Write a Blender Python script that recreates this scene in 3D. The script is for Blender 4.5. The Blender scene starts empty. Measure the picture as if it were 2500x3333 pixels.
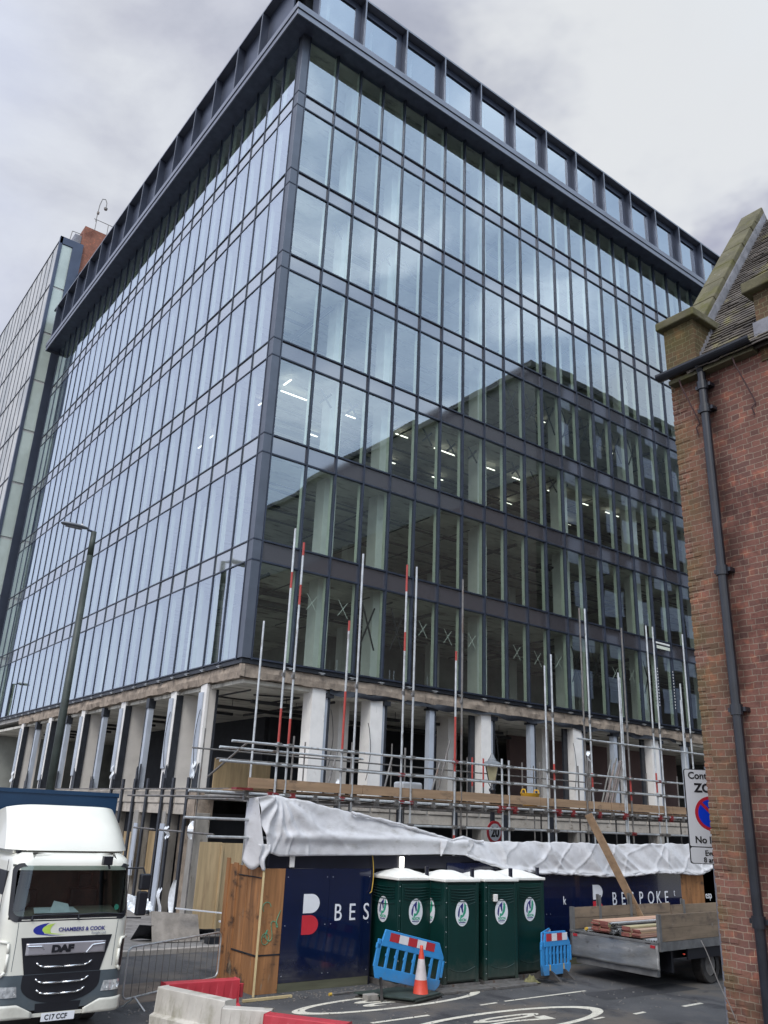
import bpy, math, random
from mathutils import Vector, Matrix
random.seed(7)
R = math.radians
scene = bpy.context.scene
COL = scene.collection

# ------------------------------------------------------------------ camera
cd = bpy.data.cameras.new("camera"); cam = bpy.data.objects.new("camera", cd); COL.objects.link(cam)
cd.sensor_fit = 'VERTICAL'; cd.sensor_height = 36.0; cd.lens = 29.097
cd.clip_start = 0.1; cd.clip_end = 3000
_yaw, _pitch, _roll = R(53.480), R(20.286), R(2.4723)
_f = Vector((math.cos(_yaw)*math.cos(_pitch), math.sin(_yaw)*math.cos(_pitch), math.sin(_pitch)))
_r = _f.cross(Vector((0, 0, 1))).normalized(); _u = _r.cross(_f)
_r2 = math.cos(_roll)*_r + math.sin(_roll)*_u; _u2 = -math.sin(_roll)*_r + math.cos(_roll)*_u
_m = Matrix((_r2, _u2, -_f)).transposed().to_4x4()
CAM = Vector((-12.381, -24.061, 3.48))
_m.translation = CAM
cam.matrix_world = _m
scene.camera = cam

# ------------------------------------------------------------------ sky + sun (overcast)
SUN_EL, SUN_AZ = 48.0, 215.0          # azimuth in degrees from +X, counter-clockwise
w = bpy.data.worlds.new("World"); scene.world = w; w.use_nodes = True
nt = w.node_tree; N = nt.nodes; L = nt.links
for n in list(N): N.remove(n)
out = N.new('ShaderNodeOutputWorld'); bg = N.new('ShaderNodeBackground'); L.new(bg.outputs[0], out.inputs[0])
bg.inputs[1].default_value = 0.1
sky = N.new('ShaderNodeTexSky'); sky.sky_type = 'NISHITA'; sky.sun_disc = False
sky.sun_elevation = R(SUN_EL); sky.sun_rotation = R(90-SUN_AZ)
tc = N.new('ShaderNodeTexCoord'); sep = N.new('ShaderNodeSeparateXYZ'); L.new(tc.outputs['Generated'], sep.inputs[0])
def wn(scale, detail, rough, dist=0., loc=(0, 0, 0), sc=(1, 1, 1.8)):
    mp = N.new('ShaderNodeMapping'); mp.inputs['Location'].default_value = loc; mp.inputs['Scale'].default_value = sc
    L.new(tc.outputs['Generated'], mp.inputs[0])
    n = N.new('ShaderNodeTexNoise'); n.inputs['Scale'].default_value = scale; n.inputs['Detail'].default_value = detail
    n.inputs['Roughness'].default_value = rough; n.inputs['Distortion'].default_value = dist
    L.new(mp.outputs[0], n.inputs['Vector']); return n
def wramp(src, stops):
    r = N.new('ShaderNodeValToRGB'); L.new(src, r.inputs[0])
    while len(r.color_ramp.elements) < len(stops): r.color_ramp.elements.new(.5)
    for e, (p, c) in zip(r.color_ramp.elements, stops): e.position = p; e.color = (*c, 1)
    return r
def wmix(fac, a, b, mode='MIX'):
    m = N.new('ShaderNodeMix'); m.data_type = 'RGBA'; m.blend_type = mode
    if isinstance(fac, float): m.inputs[0].default_value = fac
    else: L.new(fac, m.inputs[0])
    for s, i in ((a, 6), (b, 7)):
        if isinstance(s, tuple): m.inputs[i].default_value = (*s, 1)
        else: L.new(s, m.inputs[i])
    return m.outputs[2]
c1 = wn(2.6, 8, .55, .5, (1.3, .2, 0))
cl = wramp(c1.outputs[0], [(.36, (3.9, 4.1, 4.8)), (.47, (5.0, 5.15, 5.8)), (.60, (6.3, 6.5, 6.9))])
c2 = wn(7, 5, .6, .3, (4, 1, 2))
cl2 = wramp(c2.outputs[0], [(.3, (.90, .90, .92)), (.7, (1.07, 1.07, 1.06))])
col = wmix(1.0, cl.outputs[0], cl2.outputs[0], 'MULTIPLY')
def blob(az, el, r0, r1, warp=.25):
    d = Vector((math.cos(R(az))*math.cos(R(el)), math.sin(R(az))*math.cos(R(el)), math.sin(R(el))))
    v = N.new('ShaderNodeVectorMath'); v.operation = 'DOT_PRODUCT'; v.inputs[1].default_value = d
    L.new(tc.outputs['Generated'], v.inputs[0])
    nz = wn(3.5, 5, .55, 0, (az, el, 0))
    a = N.new('ShaderNodeMath'); a.operation = 'MULTIPLY_ADD'; L.new(nz.outputs[0], a.inputs[0]); a.inputs[1].default_value = warp
    L.new(v.outputs['Value'], a.inputs[2])
    mr = N.new('ShaderNodeMapRange'); mr.interpolation_type = 'SMOOTHSTEP'
    L.new(a.outputs[0], mr.inputs[0]); mr.inputs[1].default_value = math.cos(R(r1))+warp*.5; mr.inputs[2].default_value = math.cos(R(r0))+warp*.5
    return mr.outputs[0]
col = wmix(blob(33, 46, 2, 20), col, (6.8, 6.95, 7.1))            # bright break, upper right
col = wmix(blob(17, 31, 10.5, 14, .10), col, (3.7, 3.8, 4.7))       # lilac cloud at right
c5 = wn(5, 7, .55, .6, (7, 3, 1))
south = wramp(c5.outputs[0], [(.34, (3.3, 4.2, 5.5)), (.48, (4.3, 5.3, 6.6)), (.62, (6.9, 7.9, 8.9))])
col = wmix(blob(-55, 42, 20, 60), col, south.outputs[0])         # blue-ish openings to the south-east (seen mirrored in the glass)
col = wmix(blob(-25, 18, 6, 22, .3), col, (4.4, 4.9, 5.4))
col = wmix(blob(122, 22, 22, 42, .15), col, (6.0, 6.5, 8.1))
col = wmix(.9, sky.outputs[0], col)
# the hemisphere behind the camera and overhead is the bright one
grad = N.new('ShaderNodeMapRange'); L.new(sep.outputs[2], grad.inputs[0]); grad.inputs[1].default_value = .78; grad.inputs[2].default_value = 1.0
grad.inputs[3].default_value = 1.0; grad.inputs[4].default_value = 2.0
dv = N.new('ShaderNodeVectorMath'); dv.operation = 'DOT_PRODUCT'; dv.inputs[1].default_value = (math.cos(R(50)), math.sin(R(50)), 0); L.new(tc.outputs['Generated'], dv.inputs[0])
bk_ = N.new('ShaderNodeMapRange'); bk_.interpolation_type = 'SMOOTHSTEP'; L.new(dv.outputs['Value'], bk_.inputs[0])
bk_.inputs[1].default_value = .62; bk_.inputs[2].default_value = -.35; bk_.inputs[3].default_value = 1.0; bk_.inputs[4].default_value = 1.9
mlt = N.new('ShaderNodeMath'); mlt.operation = 'MULTIPLY'; L.new(grad.outputs[0], mlt.inputs[0]); L.new(bk_.outputs[0], mlt.inputs[1])
gc = N.new('ShaderNodeCombineXYZ')
for i in range(3): L.new(mlt.outputs[0], gc.inputs[i])
col = wmix(1.0, col, gc.outputs[0], 'MULTIPLY')
L.new(col, bg.inputs[0])

sd = bpy.data.lights.new("sun", 'SUN'); sd.energy = 1.5; sd.angle = R(25); sd.color = (1.0, .97, .92)
so = bpy.data.objects.new("sun", sd); COL.objects.link(so)
so.rotation_euler = Vector((math.cos(R(SUN_AZ))*math.cos(R(SUN_EL)), math.sin(R(SUN_AZ))*math.cos(R(SUN_EL)), math.sin(R(SUN_EL)))).to_track_quat('Z', 'Y').to_euler()
vs = scene.view_settings; vs.view_transform = 'Standard'; vs.look = 'None'; vs.exposure = 0.3; vs.gamma = 1.0
scene.cycles.max_bounces = 8; scene.cycles.transparent_max_bounces = 16; scene.cycles.glossy_bounces = 4

# ------------------------------------------------------------------ helpers
class MB:
    def __init__(s): s.v = []; s.f = []; s.m = []; s.k = 0
    def quad(s, *p):
        i = len(s.v); s.v += [tuple(q) for q in p]; s.f.append(tuple(range(i, i+len(p)))); s.m.append(s.k); return s
    def box(s, x0, x1, y0, y1, z0, z1):
        return s.hexa([(x0, y0, z0), (x1, y0, z0), (x1, y1, z0), (x0, y1, z0), (x0, y0, z1), (x1, y0, z1), (x1, y1, z1), (x0, y1, z1)])
    def hexa(s, p):
        i = len(s.v); s.v += [tuple(q) for q in p]
        for f in ((3, 2, 1, 0), (4, 5, 6, 7), (0, 1, 5, 4), (1, 2, 6, 5), (2, 3, 7, 6), (3, 0, 4, 7)):
            s.f.append(tuple(i+a for a in f)); s.m.append(s.k)
        return s
    def beam(s, a, b, w, h, up=(0, 0, 1)):
        a = Vector(a); b = Vector(b); d = (b-a).normalized(); up = Vector(up)
        sx = d.cross(up)
        if sx.length < 1e-4: sx = d.cross(Vector((1, 0, 0)))
        sx.normalize(); sz = sx.cross(d); sx *= w/2; sz *= h/2
        return s.hexa([a-sx-sz, a+sx-sz, b+sx-sz, b-sx-sz, a-sx+sz, a+sx+sz, b+sx+sz, b-sx+sz])
    def tube(s, a, b, r, n=8, r2=None, caps=True):
        a = Vector(a); b = Vector(b); d = (b-a).normalized(); r2 = r if r2 is None else r2
        x = d.orthogonal().normalized(); y = d.cross(x); i = len(s.v)
        for c, rr in ((a, r), (b, r2)):
            for k in range(n):
                t = 2*math.pi*k/n; s.v.append(tuple(c + x*math.cos(t)*rr + y*math.sin(t)*rr))
        for k in range(n): s.f.append((i+k, i+(k+1) % n, i+n+(k+1) % n, i+n+k)); s.m.append(s.k)
        if caps: s.f.append(tuple(i+k for k in range(n-1, -1, -1))); s.f.append(tuple(i+n+k for k in range(n))); s.m += [s.k, s.k]
        return s
    def path(s, pts, r, n=8):
        for a, b in zip(pts, pts[1:]): s.tube(a, b, r, n)
        return s
    def prism(s, poly, fn, d):            # poly (u,v) list, fn(u,v,w)->xyz, thickness d
        i = len(s.v); n = len(poly)
        s.v += [tuple(fn(u, v, 0)) for u, v in poly] + [tuple(fn(u, v, d)) for u, v in poly]
        s.f.append(tuple(range(i, i+n))); s.f.append(tuple(range(i+2*n-1, i+n-1, -1))); s.m += [s.k]*2
        for k in range(n): s.f.append((i+(k+1) % n, i+k, i+n+k, i+n+(k+1) % n)); s.m.append(s.k)
        return s
    def lathe(s, prof, c=(0, 0, 0), n=20):
        i = len(s.v); m = len(prof)
        for r, z in prof:
            for k in range(n):
                t = 2*math.pi*k/n; s.v.append((c[0]+r*math.cos(t), c[1]+r*math.sin(t), c[2]+z))
        for a in range(m-1):
            for k in range(n):
                s.f.append((i+a*n+k, i+a*n+(k+1) % n, i+(a+1)*n+(k+1) % n, i+(a+1)*n+k)); s.m.append(s.k)
        return s
    def grid(s, fn, nu, nv):
        i = len(s.v)
        for b in range(nv+1):
            for a in range(nu+1): s.v.append(tuple(fn(a/nu, b/nv)))
        for b in range(nv):
            for a in range(nu):
                q = i+b*(nu+1)+a; s.f.append((q, q+1, q+nu+2, q+nu+1)); s.m.append(s.k)
        return s
    def build(s, name, mats, parent=None, local=False, smooth=False, bevel=0, solid=0):
        me = bpy.data.meshes.new(name)
        off = Vector((0, 0, 0))
        if parent is not None and not local:
            p = parent
            while p is not None: off += p.location; p = p.parent
        me.from_pydata([tuple(Vector(v)-off) for v in s.v], [], s.f)
        if not isinstance(mats, (list, tuple)): mats = [mats]
        for m in mats: me.materials.append(m)
        me.polygons.foreach_set('material_index', s.m)
        if smooth: me.polygons.foreach_set('use_smooth', [True]*len(s.f))
        me.update()
        o = bpy.data.objects.new(name, me); COL.objects.link(o)
        if parent is not None: o.parent = parent
        if bevel:
            b = o.modifiers.new('bevel', 'BEVEL'); b.width = bevel; b.segments = 3; b.limit_method = 'ANGLE'; b.angle_limit = R(35)
        if solid:
            b = o.modifiers.new('solid', 'SOLIDIFY'); b.thickness = solid; b.offset = 0
        return o

def tag(o, label=None, cat=None, group=None, kind=None):
    if label: o['label'] = label
    if cat: o['category'] = cat
    if group: o['group'] = group
    if kind: o['kind'] = kind
    return o
def thing(name, label, cat, loc=(0, 0, 0), group=None, rz=0):
    o = bpy.data.objects.new(name, None); COL.objects.link(o); o.location = loc; o.rotation_euler = (0, 0, rz)
    o.empty_display_size = .3
    return tag(o, label, cat, group)
def struct(name, mb, m, **k): return tag(mb.build(name, m, **k), kind='structure')

def text(body, size, mat, parent, loc, rot=(R(90), 0, 0), ext=.004, bold=0, sx=1.0, name='lettering', align='LEFT', space=1.0):
    c = bpy.data.curves.new('lettering', 'FONT'); c.body = body; c.size = size; c.extrude = ext; c.offset = bold; c.align_x = align
    c.space_character = space; c.resolution_u = 4
    t = bpy.data.objects.new('tmp_text', c); COL.objects.link(t)
    dg = bpy.context.evaluated_depsgraph_get(); dg.update()
    me = bpy.data.meshes.new_from_object(t.evaluated_get(dg))
    bpy.data.objects.remove(t)
    me.materials.clear(); me.materials.append(mat); me.name = name
    o = bpy.data.objects.new(name, me); COL.objects.link(o); o.parent = parent
    o.location = loc; o.rotation_euler = rot; o.scale = (sx, 1, 1)
    return o

# ------------------------------------------------------------------ materials
def newmat(name):
    m = bpy.data.materials.new(name); m.use_nodes = True; t = m.node_tree
    return m, t, t.nodes['Principled BSDF']
def mixn(t, fac, a, b, mode='MIX'):
    m = t.nodes.new('ShaderNodeMix'); m.data_type = 'RGBA'; m.blend_type = mode
    if isinstance(fac, (int, float)): m.inputs[0].default_value = fac
    else: t.links.new(fac, m.inputs[0])
    for s, i in ((a, 6), (b, 7)):
        if isinstance(s, tuple): m.inputs[i].default_value = (*s[:3], 1)
        else: t.links.new(s, m.inputs[i])
    return m.outputs[2]
def noise(t, scale, detail=5, rough=.6, stretch=(1, 1, 1), coord='Object', dist=0):
    tcn = t.nodes.new('ShaderNodeTexCoord'); mp = t.nodes.new('ShaderNodeMapping'); mp.inputs['Scale'].default_value = stretch
    t.links.new(tcn.outputs[coord], mp.inputs[0])
    n = t.nodes.new('ShaderNodeTexNoise'); n.inputs['Scale'].default_value = scale; n.inputs['Detail'].default_value = detail; n.inputs['Roughness'].default_value = rough
    n.inputs['Distortion'].default_value = dist
    t.links.new(mp.outputs[0], n.inputs['Vector']); return n.outputs[0]
def ramp2(t, src, lo, hi):
    mr = t.nodes.new('ShaderNodeMapRange'); mr.interpolation_type = 'SMOOTHSTEP'; t.links.new(src, mr.inputs[0])
    mr.inputs[1].default_value = lo; mr.inputs[2].default_value = hi; return mr.outputs[0]
def M(name, col, rough=.6, metal=0., var=.15, vs=3, st=(1, 1, 1), stains=(), bump=0, bs=30, coat=0, emit=0, spec=.5):
    m, t, b = newmat(name)
    lo = tuple(c*(1-var) for c in col); hi = tuple(min(1, c*(1+var)) for c in col)
    c = mixn(t, ramp2(t, noise(t, vs, 6, .6, st), .3, .7), lo, hi)
    for (sc, ssc, sst, a, z) in stains:
        c = mixn(t, ramp2(t, noise(t, ssc, 7, .65, sst), a, z), c, sc)
    t.links.new(c, b.inputs['Base Color'])
    b.inputs['Roughness'].default_value = rough; b.inputs['Metallic'].default_value = metal
    b.inputs['Coat Weight'].default_value = coat; b.inputs['Coat Roughness'].default_value = .05; b.inputs['Specular IOR Level'].default_value = spec
    if bump:
        bp = t.nodes.new('ShaderNodeBump'); bp.inputs['Strength'].default_value = bump; bp.inputs['Distance'].default_value = .02
        t.links.new(noise(t, bs, 5, .6, st), bp.inputs['Height']); t.links.new(bp.outputs[0], b.inputs['Normal'])
    if emit:
        b.inputs['Emission Color'].default_value = (*col, 1); b.inputs['Emission Strength'].default_value = emit
    return m

def glass(name, f0, tint, refl, power=3.0, wave=.0022, wsc=.45):
    m, t, b = newmat(name); t.nodes.remove(b); o = t.nodes['Material Output']
    lw = t.nodes.new('ShaderNodeLayerWeight'); lw.inputs[0].default_value = .5
    p = t.nodes.new('ShaderNodeMath'); p.operation = 'POWER'; t.links.new(lw.outputs['Facing'], p.inputs[0]); p.inputs[1].default_value = power
    a = t.nodes.new('ShaderNodeMath'); a.operation = 'MULTIPLY_ADD'; a.use_clamp = True; t.links.new(p.outputs[0], a.inputs[0]); a.inputs[1].default_value = 1-f0; a.inputs[2].default_value = f0
    g = t.nodes.new('ShaderNodeBsdfGlossy'); g.inputs['Color'].default_value = (*refl, 1); g.inputs['Roughness'].default_value = .015
    bp = t.nodes.new('ShaderNodeBump'); bp.inputs['Strength'].default_value = 1.0; bp.inputs['Distance'].default_value = wave
    geo = t.nodes.new('ShaderNodeNewGeometry'); nz = t.nodes.new('ShaderNodeTexNoise'); nz.inputs['Scale'].default_value = wsc; nz.inputs['Detail'].default_value = 1.5
    t.links.new(geo.outputs['Position'], nz.inputs['Vector']); t.links.new(nz.outputs[0], bp.inputs['Height']); t.links.new(bp.outputs[0], g.inputs['Normal'])
    tr = t.nodes.new('ShaderNodeBsdfTransparent'); tr.inputs[0].default_value = (*tint, 1)
    mx = t.nodes.new('ShaderNodeMixShader'); t.links.new(a.outputs[0], mx.inputs[0]); t.links.new(tr.outputs[0], mx.inputs[1]); t.links.new(g.outputs[0], mx.inputs[2])
    t.links.new(mx.outputs[0], o.inputs[0]); return m

def brick(name, c1, c2, mortar, bw=.225, bh=.075, mo=.011, moss=None, soot=.25, bump=.7):
    m, t, b = newmat(name)
    geo = t.nodes.new('ShaderNodeNewGeometry'); sp = t.nodes.new('ShaderNodeSeparateXYZ'); t.links.new(geo.outputs['Position'], sp.inputs[0])
    sn = t.nodes.new('ShaderNodeSeparateXYZ'); t.links.new(geo.outputs['Normal'], sn.inputs[0])
    ab = t.nodes.new('ShaderNodeMath'); ab.operation = 'ABSOLUTE'; t.links.new(sn.outputs[0], ab.inputs[0])
    gt = t.nodes.new('ShaderNodeMath'); gt.operation = 'GREATER_THAN'; t.links.new(ab.outputs[0], gt.inputs[0]); gt.inputs[1].default_value = .5
    mxf = t.nodes.new('ShaderNodeMix'); mxf.data_type = 'FLOAT'; t.links.new(gt.outputs[0], mxf.inputs[0]); t.links.new(sp.outputs[0], mxf.inputs[2]); t.links.new(sp.outputs[1], mxf.inputs[3])
    # irregular laying: shift the lookup a few millimetres
    nzz = t.nodes.new('ShaderNodeTexNoise'); nzz.inputs['Scale'].default_value = 6; t.links.new(geo.outputs['Position'], nzz.inputs['Vector'])
    j = t.nodes.new('ShaderNodeMath'); j.operation = 'MULTIPLY_ADD'; t.links.new(nzz.outputs[0], j.inputs[0]); j.inputs[1].default_value = .034; t.links.new(sp.outputs[2], j.inputs[2])
    cb = t.nodes.new('ShaderNodeCombineXYZ'); t.links.new(mxf.outputs[0], cb.inputs[0]); t.links.new(j.outputs[0], cb.inputs[1])
    bt = t.nodes.new('ShaderNodeTexBrick'); t.links.new(cb.outputs[0], bt.inputs['Vector'])
    bt.inputs['Scale'].default_value = 1; bt.inputs['Brick Width'].default_value = bw; bt.inputs['Row Height'].default_value = bh; bt.inputs['Mortar Size'].default_value = mo/2
    bt.inputs['Mortar Smooth'].default_value = .25; bt.offset = .5; bt.squash = .5; bt.squash_frequency = 2; bt.inputs['Bias'].default_value = -.15
    bt.inputs['Color1'].default_value = (*c1, 1); bt.inputs['Color2'].default_value = (*c2, 1); bt.inputs['Mortar'].default_value = (*mortar, 1)
    c = bt.outputs['Color']
    n1 = t.nodes.new('ShaderNodeTexNoise'); n1.inputs['Scale'].default_value = 1.1; n1.inputs['Detail'].default_value = 8; n1.inputs['Roughness'].default_value = .7; t.links.new(geo.outputs['Position'], n1.inputs['Vector'])
    c = mixn(t, ramp2(t, n1.outputs[0], .4, .75), c, tuple(x*(1-soot) for x in c1), 'MIX') if soot > .5 else mixn(t, ramp2(t, n1.outputs[0], .35, .7), c, mixn(t, 1.0, c, (1-soot, 1-soot, 1-soot), 'MULTIPLY'))
    n2 = t.nodes.new('ShaderNodeTexNoise'); n2.inputs['Scale'].default_value = 40; n2.inputs['Detail'].default_value = 4; t.links.new(geo.outputs['Position'], n2.inputs['Vector'])
    c = mixn(t, .5, c, mixn(t, n2.outputs[0], (.35, .35, .35), (1, 1, 1)), 'OVERLAY')
    n4 = t.nodes.new('ShaderNodeTexNoise'); n4.inputs['Scale'].default_value = .75; n4.inputs['Detail'].default_value = 9; n4.inputs['Roughness'].default_value = .75; n4.inputs['Distortion'].default_value = .6; t.links.new(geo.outputs['Position'], n4.inputs['Vector'])
    c = mixn(t, ramp2(t, n4.outputs[0], .50, .66), c, mixn(t, 1.0, c, (.58, .55, .58), 'MULTIPLY'))
    n5 = t.nodes.new('ShaderNodeTexNoise'); n5.inputs['Scale'].default_value = 5; n5.inputs['Detail'].default_value = 2; t.links.new(cb.outputs[0], n5.inputs['Vector'])
    c = mixn(t, ramp2(t, n5.outputs[0], .55, .70), c, mixn(t, 1.0, c, (1.5, 1.25, 1.1), 'MULTIPLY'))
    if moss:                                 # algae growing on the exposed corner (edge coordinate, width, colour)
        (yc, wd, mcol) = moss
        mr = t.nodes.new('ShaderNodeMapRange'); t.links.new(sp.outputs[1], mr.inputs[0]); mr.inputs[1].default_value = yc-wd; mr.inputs[2].default_value = yc+.05
        n3 = t.nodes.new('ShaderNodeTexNoise'); n3.inputs['Scale'].default_value = 2.2; n3.inputs['Detail'].default_value = 7; t.links.new(geo.outputs['Position'], n3.inputs['Vector'])
        mm = t.nodes.new('ShaderNodeMath'); mm.operation = 'MULTIPLY'; t.links.new(mr.outputs[0], mm.inputs[0]); t.links.new(ramp2(t, n3.outputs[0], .3, .62), mm.inputs[1])
        c = mixn(t, mm.outputs[0], c, mixn(t, .45, c, mcol))
        sb = t.nodes.new('ShaderNodeMath'); sb.operation = 'ADD'; t.links.new(sp.outputs[1], sb.inputs[0]); sb.inputs[1].default_value = 18.70
        a1 = t.nodes.new('ShaderNodeMath'); a1.operation = 'ABSOLUTE'; t.links.new(sb.outputs[0], a1.inputs[0])
        mk = t.nodes.new('ShaderNodeMapRange'); t.links.new(a1.outputs[0], mk.inputs[0]); mk.inputs[1].default_value = .30; mk.inputs[2].default_value = .04
        m3 = t.nodes.new('ShaderNodeMath'); m3.operation = 'MULTIPLY'; t.links.new(mk.outputs[0], m3.inputs[0]); t.links.new(ramp2(t, n3.outputs[0], .38, .60), m3.inputs[1])
        c = mixn(t, m3.outputs[0], c, mixn(t, 1.0, c, (.45, .43, .44), 'MULTIPLY'))     # damp, sooty streaks beside the downpipe
    t.links.new(c, b.inputs['Base Color']); b.inputs['Roughness'].default_value = .9; b.inputs['Specular IOR Level'].default_value = .25
    bp = t.nodes.new('ShaderNodeBump'); bp.inputs['Strength'].default_value = bump; bp.inputs['Distance'].default_value = .012; bp.invert = True
    ad = t.nodes.new('ShaderNodeMath'); ad.operation = 'MULTIPLY_ADD'; t.links.new(n2.outputs[0], ad.inputs[0]); ad.inputs[1].default_value = .35; t.links.new(bt.outputs['Fac'], ad.inputs[2])
    t.links.new(ad.outputs[0], bp.inputs['Height']); t.links.new(bp.outputs[0], b.inputs['Normal'])
    return m

def mud(m, zmax, col, amt=.8, sc=5):
    t = m.node_tree; b = t.nodes['Principled BSDF']; src = b.inputs['Base Color'].links[0].from_socket
    geo = t.nodes.new('ShaderNodeNewGeometry'); sp = t.nodes.new('ShaderNodeSeparateXYZ'); t.links.new(geo.outputs['Position'], sp.inputs[0])
    nz = t.nodes.new('ShaderNodeTexNoise'); nz.inputs['Scale'].default_value = sc; nz.inputs['Detail'].default_value = 8; nz.inputs['Roughness'].default_value = .7; t.links.new(geo.outputs['Position'], nz.inputs['Vector'])
    a = t.nodes.new('ShaderNodeMath'); a.operation = 'MULTIPLY_ADD'; t.links.new(nz.outputs[0], a.inputs[0]); a.inputs[1].default_value = -1.6*zmax; t.links.new(sp.outputs[2], a.inputs[2])
    mr = t.nodes.new('ShaderNodeMapRange'); t.links.new(a.outputs[0], mr.inputs[0]); mr.inputs[1].default_value = .1*zmax; mr.inputs[2].default_value = -.8*zmax; mr.inputs[4].default_value = amt
    t.links.new(mixn(t, mr.outputs[0], src, col), b.inputs['Base Color'])
m_frame = M('mullion_dark', (.034, .043, .066), .35, .3, .2)
m_cornergrey = M('corner_post_grey', (.105, .118, .145), .4, .5, .1, 1)
m_lining = M('mullion_lining_white', (.62, .66, .57), .6, 0, .08)
m_glass = glass('curtain_glass', .20, (.86, .96, .90), (.86, .93, 1.0), 1.75, .005)
def spandrel(name, base, f0):
    m, t, b = newmat(name); o = t.nodes['Material Output']
    b.inputs['Base Color'].default_value = (*base, 1); b.inputs['Roughness'].default_value = .6
    lw = t.nodes.new('ShaderNodeLayerWeight'); lw.inputs[0].default_value = .5
    p = t.nodes.new('ShaderNodeMath'); p.operation = 'POWER'; t.links.new(lw.outputs['Facing'], p.inputs[0]); p.inputs[1].default_value = 2
    a = t.nodes.new('ShaderNodeMath'); a.operation = 'MULTIPLY_ADD'; a.use_clamp = True; t.links.new(p.outputs[0], a.inputs[0]); a.inputs[1].default_value = 1-f0; a.inputs[2].default_value = f0
    g = t.nodes.new('ShaderNodeBsdfGlossy'); g.inputs['Color'].default_value = (.80, .83, .88, 1); g.inputs['Roughness'].default_value = .05
    mx = t.nodes.new('ShaderNodeMixShader'); t.links.new(a.outputs[0], mx.inputs[0]); t.links.new(b.outputs[0], mx.inputs[1]); t.links.new(g.outputs[0], mx.inputs[2])
    t.links.new(mx.outputs[0], o.inputs[0]); return m
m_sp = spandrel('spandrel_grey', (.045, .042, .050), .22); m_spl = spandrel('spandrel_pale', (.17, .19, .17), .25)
m_clad = M('cladding_charcoal', (.060, .072, .105), .35, .5, .12, .7)
m_cladlight = M('cladding_edge_grey', (.18, .195, .235), .4, .4, .1, .7)
m_soffit = M('soffit_dark', (.085, .10, .145), .4, .3, .15)
m_conc = M('broken_concrete', (.30, .245, .195), .95, 0, .25, 2.5, stains=(((.10, .08, .065), 3, (1, 1, .6), .52, .72), ((.42, .37, .31), 7, (1, 1, 1), .6, .75)), bump=1.0, bs=9)
m_concp = M('concrete_band_pale', (.42, .38, .33), .9, 0, .15, 2, stains=(((.16, .13, .10), 2.5, (1, 1, 2), .55, .75),), bump=.5, bs=12)
m_concg = M('concrete_column_grey', (.30, .285, .26), .9, 0, .2, 3, st=(1, 1, .3), stains=(((.15, .13, .11), 4, (1, 1, .3), .55, .7),), bump=.5, bs=14)
m_white = M('white_plaster', (.76, .74, .71), .8, 0, .06, 2, stains=(((.40, .36, .31), 3, (1, 1, .4), .62, .8),))
m_cream = M('cream_plaster', (.60, .57, .53), .85, 0, .07, 1.5)
m_ceil = M('ceiling_paint', (.66, .64, .57), .9, 0, .22, .5, stains=(((.22, .20, .17), .9, (1, 3, 1), .5, .7),))
m_floorin = M('bare_floor', (.34, .33, .31), .9)
m_core = M('light_limiting_core', (.26, .27, .25), .9, 0, .3, .4)
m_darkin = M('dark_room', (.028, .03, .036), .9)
m_mauve = M('mauve_partition', (.17, .115, .11), .9, 0, .1, .8)
m_blackfoil = M('black_membrane', (.018, .021, .028), .45, 0, .3, 6, bump=.6, bs=12)
m_film = M('blue_grey_film', (.40, .44, .50), .4, 0, .08, 2, bump=.2, bs=8)
m_foil = M('torn_white_foil', (.72, .75, .78), .35, .2, .1, 9)
m_ply = M('plywood', (.50, .37, .21), .8, 0, .16, 2.0, st=(4, 4, .35), stains=(((.36, .25, .14), 1.6, (3, 3, .3), .5, .75),))
m_plyold = M('old_timber', (.33, .155, .062), .75, 0, .28, 2.0, st=(4, 4, .3), stains=(((.17, .085, .04), 1.6, (2.5, 2.5, .3), .5, .72), ((.045, .028, .02), 1.5, (1, 1, 1.6), .54, .68), ((.30, .24, .17), 3.2, (3, 3, .6), .60, .75)))
m_board = M('scaffold_board', (.33, .22, .135), .85, 0, .2, 2, st=(.25, 3, 3), stains=(((.14, .10, .07), 3, (.5, 1, 1), .55, .75),))
m_steel = M('galvanised_tube', (.52, .54, .55), .45, .55, .18, 5, stains=(((.22, .19, .17), 6, (1, 1, .3), .58, .7),))
m_steeld = M('weathered_tube', (.20, .19, .18), .6, .6, .25, 5, stains=(((.16, .10, .07), 6, (1, 1, .3), .55, .7),))
m_red = M('red_paint', (.38, .05, .04), .5, 0, .15, 8)
m_coupler = M('coupler_steel', (.20, .19, .18), .5, .7, .3, 10)
m_couplerr = M('coupler_red', (.20, .028, .03), .5, .2, .3, 10)
m_lamp = M('strip_light_lit', (1, .97, .88), .5, emit=2.2)
m_duct = M('black_duct', (.012, .013, .015), .5)
m_pipe = M('service_pipe', (.10, .11, .11), .5)
m_cross = M('black_tape', (.012, .012, .014), .5)
m_crossw = M('white_tape', (.62, .62, .58), .5)
m_navy = M('navy_panel', (.004, .009, .040), .13, 0, .12, 2, coat=.6, stains=(((.03, .035, .06), 5, (1, 1, .3), .64, .78),))
m_black = M('black_band', (.010, .011, .022), .3)
m_letter = M('letter_white', (.78, .80, .84), .4, 0, .03)
m_logored = M('logo_red', (.55, .03, .045), .4, 0, .05)
m_skirt = M('skirting_olive', (.10, .10, .065), .8, 0, .2, 3, st=(.3, 1, 3))
m_asph = M('asphalt', (.072, .072, .075), .88, 0, .22, .7, stains=(((.13, .13, .13), 160, (1, 1, 1), .56, .66), ((.030, .030, .034), 1.1, (1, .5, 1), .52, .66), ((.115, .10, .085), .35, (1, 1, 1), .48, .62), ((.024, .024, .026), 2.6, (.35, 1, 1), .60, .70)), bump=.6, bs=160)
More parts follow.
